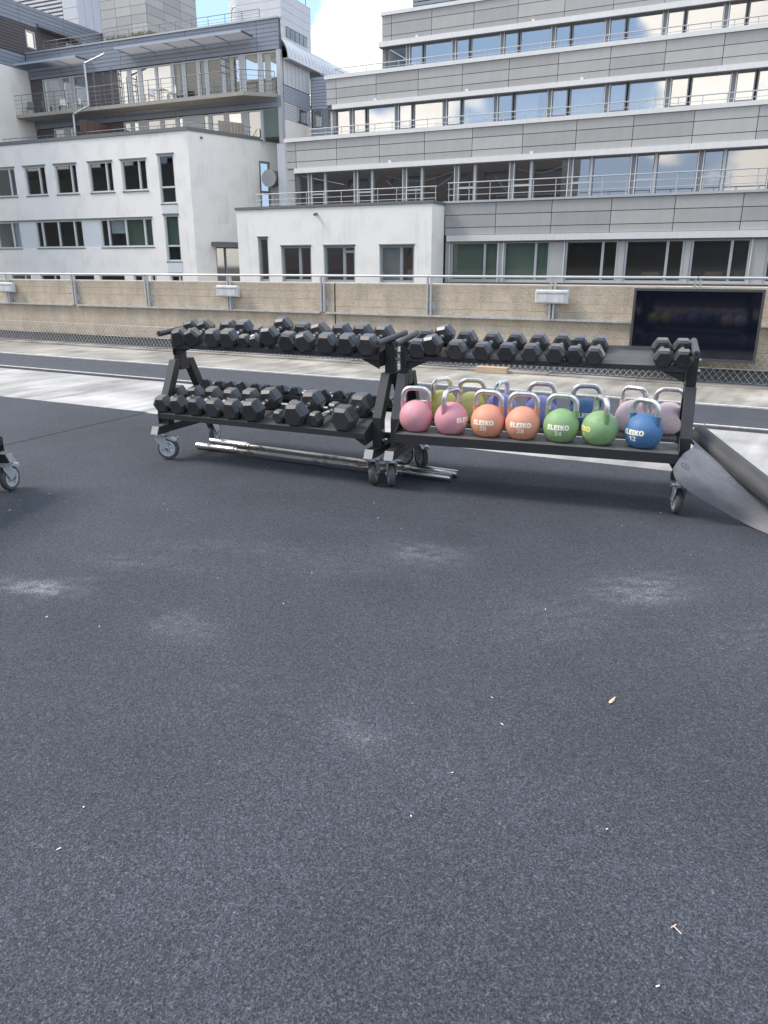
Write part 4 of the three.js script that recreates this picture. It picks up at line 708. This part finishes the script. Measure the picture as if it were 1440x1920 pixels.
// ---------------------------------------------------------------- dumbbells
const hexHeads = new Map();
function hexHead(w, len) { // across corners w, along z
  const k = w.toFixed(3) + len.toFixed(3); if (hexHeads.has(k)) return hexHeads.get(k);
  const r = w / 2, b = w * 0.115, pts = []; for (let i = 0; i < 6; i++) { const a = i * Math.PI / 3; for (const e of [-0.06, 0.06]) pts.push([r * Math.cos(a + e) * 0.992, r * Math.sin(a + e) * 0.992]); }
  const s = new THREE.Shape(pts.map(p => new THREE.Vector2(...p)));
  let g = new THREE.ExtrudeGeometry(s, { depth: len - 2 * b, bevelEnabled: true, bevelThickness: b, bevelSize: b, bevelOffset: -b, bevelSegments: 1 }); g.translate(0, 0, -(len - 2 * b) / 2);
  // raised rectangle for the weight mark on two upper faces
  const ap = r * Math.cos(Math.PI / 6), m = [];
  for (const ang of [Math.PI / 6, Math.PI / 2]) { const W = r * 0.62, D = len * 0.5, t = 0.0012; const q = [bx(-W / 2, W / 2, 0, t, D / 2 - 0.003, D / 2), bx(-W / 2, W / 2, 0, t, -D / 2, -D / 2 + 0.003), bx(-W / 2, -W / 2 + 0.003, 0, t, -D / 2 + 0.003, D / 2 - 0.003), bx(W / 2 - 0.003, W / 2, 0, t, -D / 2 + 0.003, D / 2 - 0.003)]; for (let i = -1; i < 2; i++) q.push(bx(i * W * 0.24 - W * 0.07, i * W * 0.24 + W * 0.07, 0, t, -D * 0.22, D * 0.2)); for (const e of q) m.push(e.translate(0, ap * 0.992 - 0.0003, 0).rotateZ(ang - Math.PI / 2)); }
  g = merge([g, ...m]); hexHeads.set(k, g); return g;
}
const grips = new Map();
function gripGeo(L, r) { const k = L.toFixed(3) + r; if (!grips.has(k)) grips.set(k, new THREE.LatheGeometry([[r * 0.80, -0.5], [r * 0.80, -0.40], [r * 0.95, -0.3], [r * 1.06, -0.12], [r * 1.08, 0], [r * 1.06, 0.12], [r * 0.95, 0.3], [r * 0.80, 0.40], [r * 0.80, 0.5]].map(([a, b]) => new THREE.Vector2(a, b * L)), 16).rotateX(Math.PI / 2)); return grips.get(k); }
const collarGeo = cyl(0.016, 0.016, 0.008, 16).rotateX(H2);
const hexMats = [M.hexRubber, M.hexRubber2, M.hexRubber3]; let hexN = 0;
function dumbbell(label, group, w) {
  w *= 1.07;
  const t = thing('hex_dumbbell', label, 'dumbbell', group), len = w * 0.66, gap = 0.122, ap = w / 2 * Math.cos(Math.PI / 6) * 0.992, m = hexMats[hexN++ % 3];
  for (const s of [1, -1]) part('head', hexHead(w, len), m, t, [0, ap, s * (gap / 2 + len / 2)]);
  part('grip', gripGeo(gap + 0.01, 0.0155), M.chrome, t, [0, ap, 0]);
  for (const s of [1, -1]) part('collar', collarGeo, M.chrome, t, [0, ap, s * (gap / 2 - 0.003)]);
  return t;
}
const ORD = ['first', 'second', 'third', 'fourth', 'fifth', 'sixth', 'seventh', 'eighth', 'ninth', 'tenth', 'eleventh', 'twelfth'];
const size = w => w > 0.14 ? 'big' : w < 0.112 ? 'small' : 'medium';
const DR = rng(900);
// [x, width, extra roll in degrees, extra lift, yaw]
const topA = [[-0.77, 0.128, 14, 0, 0.25], [-0.645, 0.128, 20, 0.002, 0.2], [-0.475, 0.132, 0, 0, 0.08], [-0.345, 0.136, 0, 0, 0.08], [-0.213, 0.098, 0, 0, 0.05], [-0.105, 0.098, 16, 0.0, 0.05], [-0.005, 0.132, 9, 0.032, 0.1], [0.138, 0.134, -3, 0, 0.05], [0.285, 0.134, 15, 0.004, 0.03], [0.435, 0.138, 0, 0, 0.02], [0.59, 0.138, 0, 0, 0], [0.742, 0.138, 0, 0, -0.04]];
topA.forEach(([x, w, r, l, yw], i) => rackPlace(dumbbell(`${size(w)} black hex dumbbell, ${ORD[i]} from the left on the dumbbell rack's top shelf`, 'dumbbells on the top shelf', w), RACKS.a, x, 0.8395 + l, 0.0 - (w - 0.1) * 0.3, rad(12.6), yw, rad(r)));
const topB = [[-0.745, 0.118, 0, 0, 0.02], [-0.625, 0.126, 12, 0.022, -0.12], [-0.488, 0.122, 0, 0, -0.08], [-0.325, 0.112, 0, 0, -0.12], [-0.178, 0.112, 0, 0, -0.1], [-0.037, 0.112, 2, 0, -0.08], [0.104, 0.114, 0, 0, -0.08], [0.212, 0.104, 4, 0, -0.06], [0.322, 0.106, 0, 0, -0.06], [0.680, 0.104, 0, 0, 0.06], [0.788, 0.104, 0, 0, 0.02]];
topB.forEach(([x, w, r, l, yw], i) => rackPlace(dumbbell(i > 8 ? `${i === 9 ? 'left' : 'right'} one of the lone dumbbell pair at the top shelf's end` : `${size(w)} black hex dumbbell, ${ORD[i]} from the left on the kettlebell rack's top shelf`, 'dumbbells on the top shelf', w), RACKS.b, x, 0.838 + l, 0.005, rad(12.6), yw, rad(r)));
const lowA = [[-0.815, 0.122, 0, 0, 0.12], [-0.655, 0.128, 8, 0, 0.05], [-0.512, 0.132, 0, 0, 0.06], [-0.355, 0.132, 0, 0, 0.03], [-0.198, 0.138, 0, 0, 0.0], [-0.03, 0.152, 6, 0, 0.02], [0.172, 0.088, 0, 0, -0.05], [0.302, 0.158, 4, 0, 0.03], [0.468, 0.098, 0, 0, -0.22], [0.660, 0.164, 0, 0, -0.03]];
lowA.forEach(([x, w, r, l, yw], i) => rackPlace(dumbbell(`${size(w)} black hex dumbbell, ${ORD[i]} from the left on the front lower shelf`, 'dumbbells on the front lower shelf', w), RACKS.a, x, 0.3875 + l, 0.193 - (w - 0.1) * 0.35, rad(11), yw, rad(r)));
const backA = [[-0.74, 0.098, 4], [-0.6, 0.096, 0], [-0.5, 0.098, 14], [-0.395, 0.1, 18], [-0.285, 0.094, 0], [-0.175, 0.094, 2], [-0.06, 0.098, 6], [0.055, 0.09, 0], [0.175, 0.088, 9], [0.29, 0.088, 18], [0.405, 0.088, 12], [0.52, 0.086, 3]];
backA.forEach(([x, w, r], i) => rackPlace(dumbbell(`small black hex dumbbell, ${ORD[i]} from the left on the rear lower shelf`, 'dumbbells on the rear lower shelf', w), RACKS.a, x, 0.434, -0.200, rad(-11), (DR() - 0.5) * 0.3, rad(r)));
for (const [i, x] of [0.66, 0.755].entries()) rackPlace(dumbbell(i ? 'tiny black hex dumbbell seen between the two racks' : 'tiny black hex dumbbell behind the right end frame', 'dumbbells on the rear lower shelf', 0.072), RACKS.a, x, 0.434, -0.2, rad(-11), 0.1, rad(i * 10));

// ---------------------------------------------------------------- kettlebells
const bodyGeo = (() => { const p = [new THREE.Vector2(0.0001, 0), new THREE.Vector2(0.062, 0)]; const n = 26; for (let i = 1; i <= n; i++) { const a = -0.90 + (Math.PI / 2 + 0.90) * i / n; p.push(new THREE.Vector2(Math.max(0.0002, 0.1035 * Math.cos(a)), 0.0865 + 0.107 * Math.sin(a) * (a < 0 ? 1.03 : 0.98))); } p[1].x = 0.0635; const g = new THREE.LatheGeometry(p, 64, -Math.PI, 2 * Math.PI);
  // even out v along the outline
  let L = [0]; for (let i = 1; i < p.length; i++) L.push(L[i - 1] + p[i].distanceTo(p[i - 1])); const uv = g.attributes.uv; for (let i = 0; i < uv.count; i++) uv.setY(i, L[i % p.length] / L[L.length - 1]); return g; })();
const BODY_LEN = 0.356;  // metres of outline from base centre to crown
const armGeo = s => { const g = []; const pts = [[s * 0.066, 0.085], [s * 0.0775, 0.125], [s * 0.0797, 0.165], [s * 0.080, 0.184]].map(([x, y]) => [x, y, 0]); return merge([tube(pts, 0.0183, 14, 16)]); };
const armL = armGeo(-1), armR = armGeo(1);
const handleGeo = (() => { const P = []; const c = 0.047, x = 0.080, yt = 0.2635; P.push([-x, 0.175, 0], [-x, 0.2, 0]); for (let i = 0; i <= 6; i++) { const a = Math.PI - (Math.PI / 2) * i / 6; P.push([-x + c + c * Math.cos(a), yt - c + c * Math.sin(a), 0]); } P.push([0, yt + 0.0006, 0]); for (let i = 0; i <= 6; i++) { const a = Math.PI / 2 - (Math.PI / 2) * i / 6; P.push([x - c + c * Math.cos(a), yt - c + c * Math.sin(a), 0]); } P.push([x, 0.2, 0], [x, 0.175, 0]); return tube(P, 0.0160, 110, 18, 0.3); })();
const CW = 1024, CH = 576;
function kettleTex(rgb, number, seed, { chips = 60, rust = 0, print = '#efe9d6' } = {}) {
  const cv = document.createElement('canvas'); cv.width = CW; cv.height = CH; const c = cv.getContext('2d'), R = rng(seed);
  const css = (k, al = 1) => `rgba(${rgb.map(v => enc(clamp(v * k))).join(',')},${al})`;
  c.fillStyle = css(1); c.fillRect(0, 0, CW, CH);
  for (let i = 0; i < 520; i++) { c.fillStyle = css(0.75 + R() * 0.55, 0.10); c.beginPath(); c.arc(R() * CW, R() * CH, 6 + R() * 30, 0, 7); c.fill(); }
  for (let i = 0; i < 700; i++) { c.fillStyle = css(R() < 0.5 ? 0.7 : 1.25, 0.14); c.fillRect(R() * CW, R() * CH, 1 + R() * 5, 1 + R() * 2.5); }
  for (let i = 0; i < chips; i++) { const x = R() * CW, y = CH * (0.25 + 0.7 * R()), s = 1 + R() * R() * R() * 9; c.fillStyle = `rgba(${R() < 0.4 ? '70,45,30' : '45,38,36'},${0.35 + 0.45 * R()})`; c.beginPath(); c.ellipse(x, y, s * (1 + R()), s, R() * 3, 0, 7); c.fill(); }
  for (let i = 0; i < rust * 90; i++) { const k = i % 4, x = CW * [0.56, 0.60, 0.40, 0.66][k] + (R() + R() - 1) * 90, y = CH * [0.45, 0.52, 0.55, 0.62][k] + (R() + R() - 1) * 46; c.fillStyle = `rgba(${rust > 1 ? '196,120,66' : '120,88,60'},${0.06 + 0.22 * R()})`; c.beginPath(); c.ellipse(x, y, 2 + R() * 13, 1 + R() * 6, R() * 0.6, 0, 7); c.fill(); }
  for (let i = 0; i < 260; i++) { const x = R() * CW, y = CH * (0.76 + 0.1 * R() * R()); c.fillStyle = `rgba(48,44,40,${0.05 + 0.22 * R()})`; c.beginPath(); c.ellipse(x, y, 3 + R() * 16, 1 + R() * 5, (R() - 0.5) * 0.8, 0, 7); c.fill(); }
  for (let i = 0; i < 26; i++) { c.strokeStyle = css(R() < 0.5 ? 1.5 : 0.55, 0.35); c.lineWidth = 0.8 + R() * 1.4; const x = R() * CW, y = CH * (0.2 + 0.55 * R()); c.beginPath(); c.moveTo(x, y); c.lineTo(x + (R() - 0.5) * 60, y + (R() - 0.5) * 46); c.stroke(); }
  const cx = CW / 2, eq = CH * (1 - 0.515);
  if (number) {
    c.textAlign = 'center'; c.textBaseline = 'middle'; c.fillStyle = print; c.strokeStyle = print; c.lineJoin = 'round';
    c.save(); c.translate(cx, eq - 6); const F = 'bold 66px sans-serif'; c.font = F; const k = 214 / c.measureText('ELEIKO').width; c.transform(k, 0, -0.10 * 0, 1, 0, 0); c.lineWidth = 5; c.strokeText('ELEIKO', 0, 0); c.fillText('ELEIKO', 0, 0); c.restore();
    c.save(); c.translate(cx + 4, eq + 56); c.font = 'bold 66px sans-serif'; c.fillText(number, 0, 0); c.restore();
  }
  const t = new THREE.CanvasTexture(cv); t.colorSpace = THREE.SRGBColorSpace; t.wrapS = THREE.RepeatWrapping; return t;
}
const kettleBump = (() => {
  const cv = document.createElement('canvas'); cv.width = CW; cv.height = CH; const c = cv.getContext('2d'), R = rng(7000); c.fillStyle = '#808080'; c.fillRect(0, 0, CW, CH);
  for (let i = 0; i < 900; i++) { const v = R() < 0.5 ? 110 : 146; c.fillStyle = `rgba(${v},${v},${v},0.35)`; c.beginPath(); c.arc(R() * CW, R() * CH, 2 + R() * 9, 0, 7); c.fill(); }
  c.fillStyle = '#ffffff'; c.font = 'bold 34px sans-serif'; c.textAlign = 'center'; c.textBaseline = 'middle'; const W = 'COMPETITION';
  for (let i = 0; i < W.length; i++) { const q = (i - 5) / 5; c.save(); c.translate(CW / 2 + q * 140, CH * 0.485 + 112 - q * q * 46); c.rotate(-q * 0.55); c.fillText(W[i], 0, 0); c.restore(); }
  const t = new THREE.CanvasTexture(cv); t.wrapS = THREE.RepeatWrapping; return t;
})();
const PAINT = { rose: [0.60, 0.27, 0.31], orange: [0.64, 0.28, 0.18], green: [0.21, 0.345, 0.16], blue: [0.055, 0.15, 0.31], yellow: [0.68, 0.63, 0.19], violet: [0.30, 0.28, 0.60], blush: [0.80, 0.62, 0.63] };
const paintMat = {}; // cache of body paints
function kettlebell(label, paint, number, seed, opts, X, Z, yaw) {
  const t = thing('kettlebell', label, 'kettlebell', 'kettlebells on the lower shelves'), key = paint + (number || '') + seed;
  const m = paintMat[key] || (paintMat[key] = std([1, 1, 1], 0.58, { map: kettleTex(PAINT[paint], number, seed, opts), bumpMap: kettleBump, bumpScale: 0.0016 }));
  const am = paintMat[paint] || (paintMat[paint] = std(PAINT[paint].map(v => v * 0.95), 0.55, { map: mottle }));
  part('body', bodyGeo, m, t); for (const g of [armL, armR]) part('handle_base', g, am, t); part('handle', handleGeo, M.steelHandle, t);
  rackPlace(t, RACKS.b, X, 0.375, Z, 0, yaw, 0);
}
kettlebell('rose pink kettlebell at the left end of the front row', 'rose', '', 1, { chips: 50 }, -0.722, 0.205, 0.1);
kettlebell('rose pink kettlebell with its handle turned edge on and lettering at its side', 'rose', '32', 2, { chips: 60 }, -0.497, 0.205, 1.22);
kettlebell('orange kettlebell marked twenty-eight beside the rose pink pair', 'orange', '28', 3, { chips: 40 }, -0.268, 0.21, -0.12);
kettlebell('orange kettlebell marked twenty-eight next to the green one', 'orange', '28', 4, { chips: 40 }, -0.060, 0.21, 0.02);
kettlebell('green kettlebell marked twenty-four facing the front', 'green', '24', 5, { chips: 45 }, 0.165, 0.21, -0.08);
kettlebell('green kettlebell turned sideways beside the scuffed blue one', 'green', '24', 6, { chips: 60, print: '#e9d27c' }, 0.384, 0.21, -1.12);
kettlebell('scuffed blue kettlebell marked twelve at the right end of the front row', 'blue', '12', 7, { chips: 60, rust: 1 }, 0.624, 0.215, -0.62);
kettlebell('yellow kettlebell with its handle edge on in the back row', 'yellow', '', 8, { chips: 70 }, -0.672, -0.225, 1.05);
kettlebell('yellow kettlebell facing the front in the back row', 'yellow', '', 9, { chips: 60 }, -0.468, -0.225, 0.05);
kettlebell('violet kettlebell with its handle edge on and lettering at its side', 'violet', '20', 10, { chips: 40 }, -0.270, -0.225, 1.30);
kettlebell('violet kettlebell facing the front between two orange handles', 'violet', '', 11, { chips: 40 }, -0.012, -0.225, 0.0);
kettlebell('dark blue kettlebell marked twelve in the back row', 'blue', '12', 12, { chips: 40 }, 0.266, -0.225, 0.1);
kettlebell('pale pink kettlebell with its handle turned, behind the scuffed blue one', 'blush', '', 13, { chips: 55 }, 0.552, -0.225, -0.6);
kettlebell('pale pink kettlebell with rust stains at the right end of the back row', 'blush', '', 14, { chips: 60, rust: 1.6 }, 0.758, -0.225, 0.0);

// ---------------------------------------------------------------- barbells on the floor
{
  const N = 256, rust = dataTex(N, 64, (i, j) => { const u = i / N, f = fbm(u * 40, j / 20, 0, 0, 810, 4); const r = sstep(0.42, 0.62, f) * (u < 0.30 || u > 0.86 ? 1 : u > 0.4 && u < 0.5 ? 0.5 : 0.12); return [0.62 - 0.38 * r, 0.59 - 0.45 * r, 0.54 - 0.46 * r]; }, true);
  const shaft = std([1, 1, 1], 0.36, { metalness: 0.45, map: rust });
  for (const [a, b, label] of [[[-1.443, -5.64], [0.436, -4.699], 'chrome barbell with a rusty shaft lying nearest on the floor'], [[-1.372, -5.80], [0.489, -4.800], 'chrome barbell lying behind the nearer one under the dumbbell rack']]) {
    const t = thing('barbell', label, 'barbell', 'barbells on the floor'), dx = b[0] - a[0], dz = b[1] - a[1], L = Math.hypot(dx, dz);
    t.position.set((a[0] + b[0]) / 2, 0.0385, (a[1] + b[1]) / 2); t.rotation.y = -Math.atan2(dz, dx);
    const ax = (g, x) => g.rotateZ(H2).translate(x, 0, 0), s = 0.36, h = L / 2;
    const sh = cyl(0.0138, 0.0138, L - 2 * s, 18); { const uv = sh.attributes.uv; for (let i = 0; i < uv.count; i++) uv.setXY(i, uv.getY(i), uv.getX(i)); } part('shaft', ax(sh, 0), shaft, t);
    for (const q of [-1, 1]) { part('sleeve', ax(merge([cyl(0.0248, 0.0248, s - 0.03, 26), cyl(0.022, 0.0248, 0.004, 26).translate(0, (s - 0.03) / 2 * 1 + 0.002, 0), cyl(0.0248, 0.022, 0.004, 26).translate(0, -(s - 0.03) / 2 - 0.002, 0)]), q * (h - s / 2 + 0.012)), M.chrome, t); part('collar', ax(merge([cyl(0.0268, 0.0268, 0.020, 24), cyl(0.020, 0.020, 0.03, 20).translate(0, q * 0.022, 0)]), q * (h - s + 0.012)), M.steelHandle, t); }
  }
}
// ---------------------------------------------------------------- rubber mats leaning on the rack
{
  const matTex = (() => { const cv = document.createElement('canvas'); cv.width = cv.height = 1024; const c = cv.getContext('2d'), R = rng(600); c.fillStyle = '#707174'; c.fillRect(0, 0, 1024, 1024);
    for (let i = 0; i < 1400; i++) { const v = 92 + R() * 50; c.fillStyle = `rgba(${v},${v},${v + 4},0.10)`; c.beginPath(); c.arc(R() * 1024, R() * 1024, 10 + R() * 60, 0, 7); c.fill(); }
    for (let i = 0; i < 2600; i++) { const u = R(), v = 0.70 + (R() + R() - 1) * 0.2; c.fillStyle = `rgba(170,174,180,${0.04 + 0.12 * R()})`; c.beginPath(); c.ellipse(u * 1024, 1024 * (1 - v), 3 + R() * 16, 1 + R() * 5, -0.1, 0, 7); c.fill(); }
    for (let i = 0; i < 3000; i++) { const v = R() < 0.5 ? 60 : 130; c.fillStyle = `rgba(${v},${v},${v},0.12)`; c.fillRect(R() * 1024, R() * 1024, 1 + R() * 4, 1 + R() * 3); }
    c.strokeStyle = 'rgba(38,39,42,0.8)'; c.lineWidth = 9; c.beginPath(); c.ellipse(92, 1024 * (1 - 0.30), 44, 62, 0, 0, 7); c.stroke(); c.lineWidth = 10; c.beginPath(); c.moveTo(112, 688); c.bezierCurveTo(80, 660, 60, 710, 92, 718); c.bezierCurveTo(126, 726, 108, 772, 70, 748); c.stroke();
    const t = new THREE.CanvasTexture(cv); t.colorSpace = THREE.SRGBColorSpace; return t; })();
  const sheetMat = std([0.84, 0.84, 0.85], 0.72, { map: matTex }), rollMat = std([0.065, 0.065, 0.067], 0.72, { map: dusty });
  const t = thing('rubber_mat', 'dark grey rubber mat with a round emblem flopping off the rack end', 'mat');
  const C3 = pts => new THREE.CatmullRomCurve3(pts.map(p => new THREE.Vector3(...p)), false, 'centripetal');
  const rows = [
    C3([[1.562, 0.312, -3.900], [1.574, 0.262, -3.872], [1.639, 0.202, -3.86], [1.791, 0.115, -3.85], [1.955, 0.030, -3.80], [2.012, 0.016, -3.70], [2.10, 0.014, -3.50]]),
    C3([[1.592, 0.338, -3.940], [1.655, 0.292, -3.90], [1.735, 0.240, -3.872], [1.85, 0.158, -3.845], [1.975, 0.082, -3.80], [2.045, 0.050, -3.71], [2.15, 0.03, -3.50]]),
    C3([[1.645, 0.372, -3.998], [1.715, 0.316, -3.957], [1.80, 0.250, -3.905], [1.89, 0.184, -3.862], [2.00, 0.115, -3.805], [2.075, 0.075, -3.72], [2.18, 0.045, -3.50]]),
    C3([[1.734, 0.404, -4.080], [1.80, 0.348, -4.02], [1.883, 0.282, -3.95], [1.962, 0.217, -3.88], [2.05, 0.146, -3.80], [2.12, 0.095, -3.72], [2.23, 0.05, -3.51]]),
    C3([[1.728, 0.436, -4.135], [1.805, 0.366, -4.075], [1.895, 0.290, -4.005], [1.98, 0.222, -3.93], [2.07, 0.148, -3.845], [2.14, 0.095, -3.75], [2.25, 0.045, -3.53]])];
  const nu = 40, nv = 24, grid = []; for (let i = 0; i <= nu; i++) { const c = C3(rows.map(r => r.getPoint(i / nu).toArray())); const line = []; for (let j = 0; j <= nv; j++) line.push(c.getPoint(j / nv)); grid.push(line); }
  const P = [], U = [], I = [], W = nv + 1, tan = (i, j) => { const a = grid[Math.min(nu, i + 1)][j].clone().sub(grid[Math.max(0, i - 1)][j]), b = grid[i][Math.min(nv, j + 1)].clone().sub(grid[i][Math.max(0, j - 1)]); return a.cross(b).normalize(); };
  for (const side of [0, 1]) for (let i = 0; i <= nu; i++) for (let j = 0; j <= nv; j++) { const p = grid[i][j].clone().addScaledVector(tan(i, j), side ? -0.007 : 0); P.push(p.x, p.y, p.z); U.push(i / nu, j / nv); }
  const o2 = (nu + 1) * W, quad = (a, b, c, d) => I.push(a, b, c, a, c, d);
  for (let i = 0; i < nu; i++) for (let j = 0; j < nv; j++) { const a = i * W + j; quad(a, a + W, a + W + 1, a + 1); quad(o2 + a, o2 + a + 1, o2 + a + W + 1, o2 + a + W); }
  for (let i = 0; i < nu; i++) { const a = i * W, b = i * W + nv; quad(a, o2 + a, o2 + a + W, a + W); quad(b, b + W, o2 + b + W, o2 + b); }
  for (let j = 0; j < nv; j++) { quad(j, j + 1, o2 + j + 1, o2 + j); const b = nu * W + j; quad(b, o2 + b, o2 + b + 1, b + 1); }
  let g = new THREE.BufferGeometry(); g.setAttribute('position', new THREE.Float32BufferAttribute(P, 3)); g.setAttribute('uv', new THREE.Float32BufferAttribute(U, 2)); g.setIndex(I); g = toCreasedNormals(g, 0.7);
  t.position.set(1.85, 0, -3.9); part('mat_sheet', g.translate(-1.85, 0, 3.9), sheetMat, t);
  // the loosely rolled mat behind it
  const r = thing('rolled_mat', 'loosely rolled dark rubber mat leaning behind the floppy one', 'mat'), A = new THREE.Vector3(1.805, 0.425, -4.25), E = new THREE.Vector3(2.17, 0.075, -3.40), L = A.distanceTo(E), sp = [];
  for (let i = 0; i <= 90; i++) { const a = i / 90 * 4.3 * Math.PI + 0.9, q = 0.064 - 0.026 * i / 90 + 0.004 * Math.sin(a * 1.5); sp.push([q * Math.cos(a), q * Math.sin(a) * 0.92]); }
  const inner = sp.map(([x, y]) => { const l = Math.hypot(x, y); return [x * (l - 0.0065) / l, y * (l - 0.0065) / l]; });
  const rg = toCreasedNormals(poly([...sp, ...inner.reverse()], L), 0.6); rg.applyQuaternion(new THREE.Quaternion().setFromUnitVectors(new THREE.Vector3(0, 0, 1), E.clone().sub(A).normalize()));
  r.position.copy(A); part('mat_roll', rg, rollMat, r);
}
// ---------------------------------------------------------------- litter
{
  const R = rng(1200), g = [];
  for (let i = 0; i < 50; i++) { const z = -1.0 - 4.2 * Math.pow(R(), 0.75), x = z * 0.62 * (R() * 2 - 1), s = 0.0016 + R() * 0.0028, q = new THREE.BoxGeometry(s * (1 + R() * 2.4), 0.0012, s * 0.7); q.rotateY(R() * 6).translate(x, 0.0146, z); g.push(q); }
  const m = new THREE.Mesh(merge(g), std([0.72, 0.71, 0.68], 0.8)); m.name = 'paper_flecks'; m.userData = { kind: 'stuff', label: 'tiny pale flecks scattered over the dark rubber floor', category: 'flecks' }; m.castShadow = m.receiveShadow = true; scene.add(m);
  const leaf = thing('fallen_leaf', 'small curled tan leaf lying on the rubber floor', 'leaf'); leaf.position.set(0.737, 0.0135, -2.1); leaf.rotation.y = 0.9;
  { const S = new THREE.Shape(); S.moveTo(-0.021, 0.002); S.quadraticCurveTo(-0.012, 0.010, 0.004, 0.008); S.quadraticCurveTo(0.018, 0.006, 0.026, 0); S.quadraticCurveTo(0.012, -0.005, 0.0, -0.003); S.quadraticCurveTo(-0.012, -0.004, -0.021, 0.002); const q = new THREE.ExtrudeGeometry(S, { depth: 0.0012, bevelEnabled: false, curveSegments: 8 }).rotateX(-H2); const p = q.attributes.position; for (let i = 0; i < p.count; i++) p.setY(i, p.getY(i) + 9 * p.getX(i) ** 2 + 0.001); q.computeVertexNormals(); part('leaf_blade', q, std([0.62, 0.47, 0.30], 0.8), leaf); }
  const twig = thing('twig', 'tiny pale twig shaped like a tee on the near floor', 'twig'); twig.position.set(0.619, 0.0135, -1.227); twig.rotation.y = 0.25;
  part('stem', merge([bar([0, 0.0022, -0.008], [0.004, 0.0018, 0.013], 0.0012, 6), bar([-0.008, 0.0026, -0.006], [0.007, 0.003, -0.010], 0.0013, 6)]), std([0.66, 0.54, 0.42], 0.8), twig);
  const tape = thing('yellow_tape', 'strip of yellow tape on the concrete between the racks', 'tape'); tape.position.set(0.17, 0.004, -6.12); tape.rotation.y = 0.75; part('tape_strip', boxGeo(0.5, 0.002, 0.05), std([0.55, 0.5, 0.05], 0.6), tape);
}
renderer.render(scene, camera);
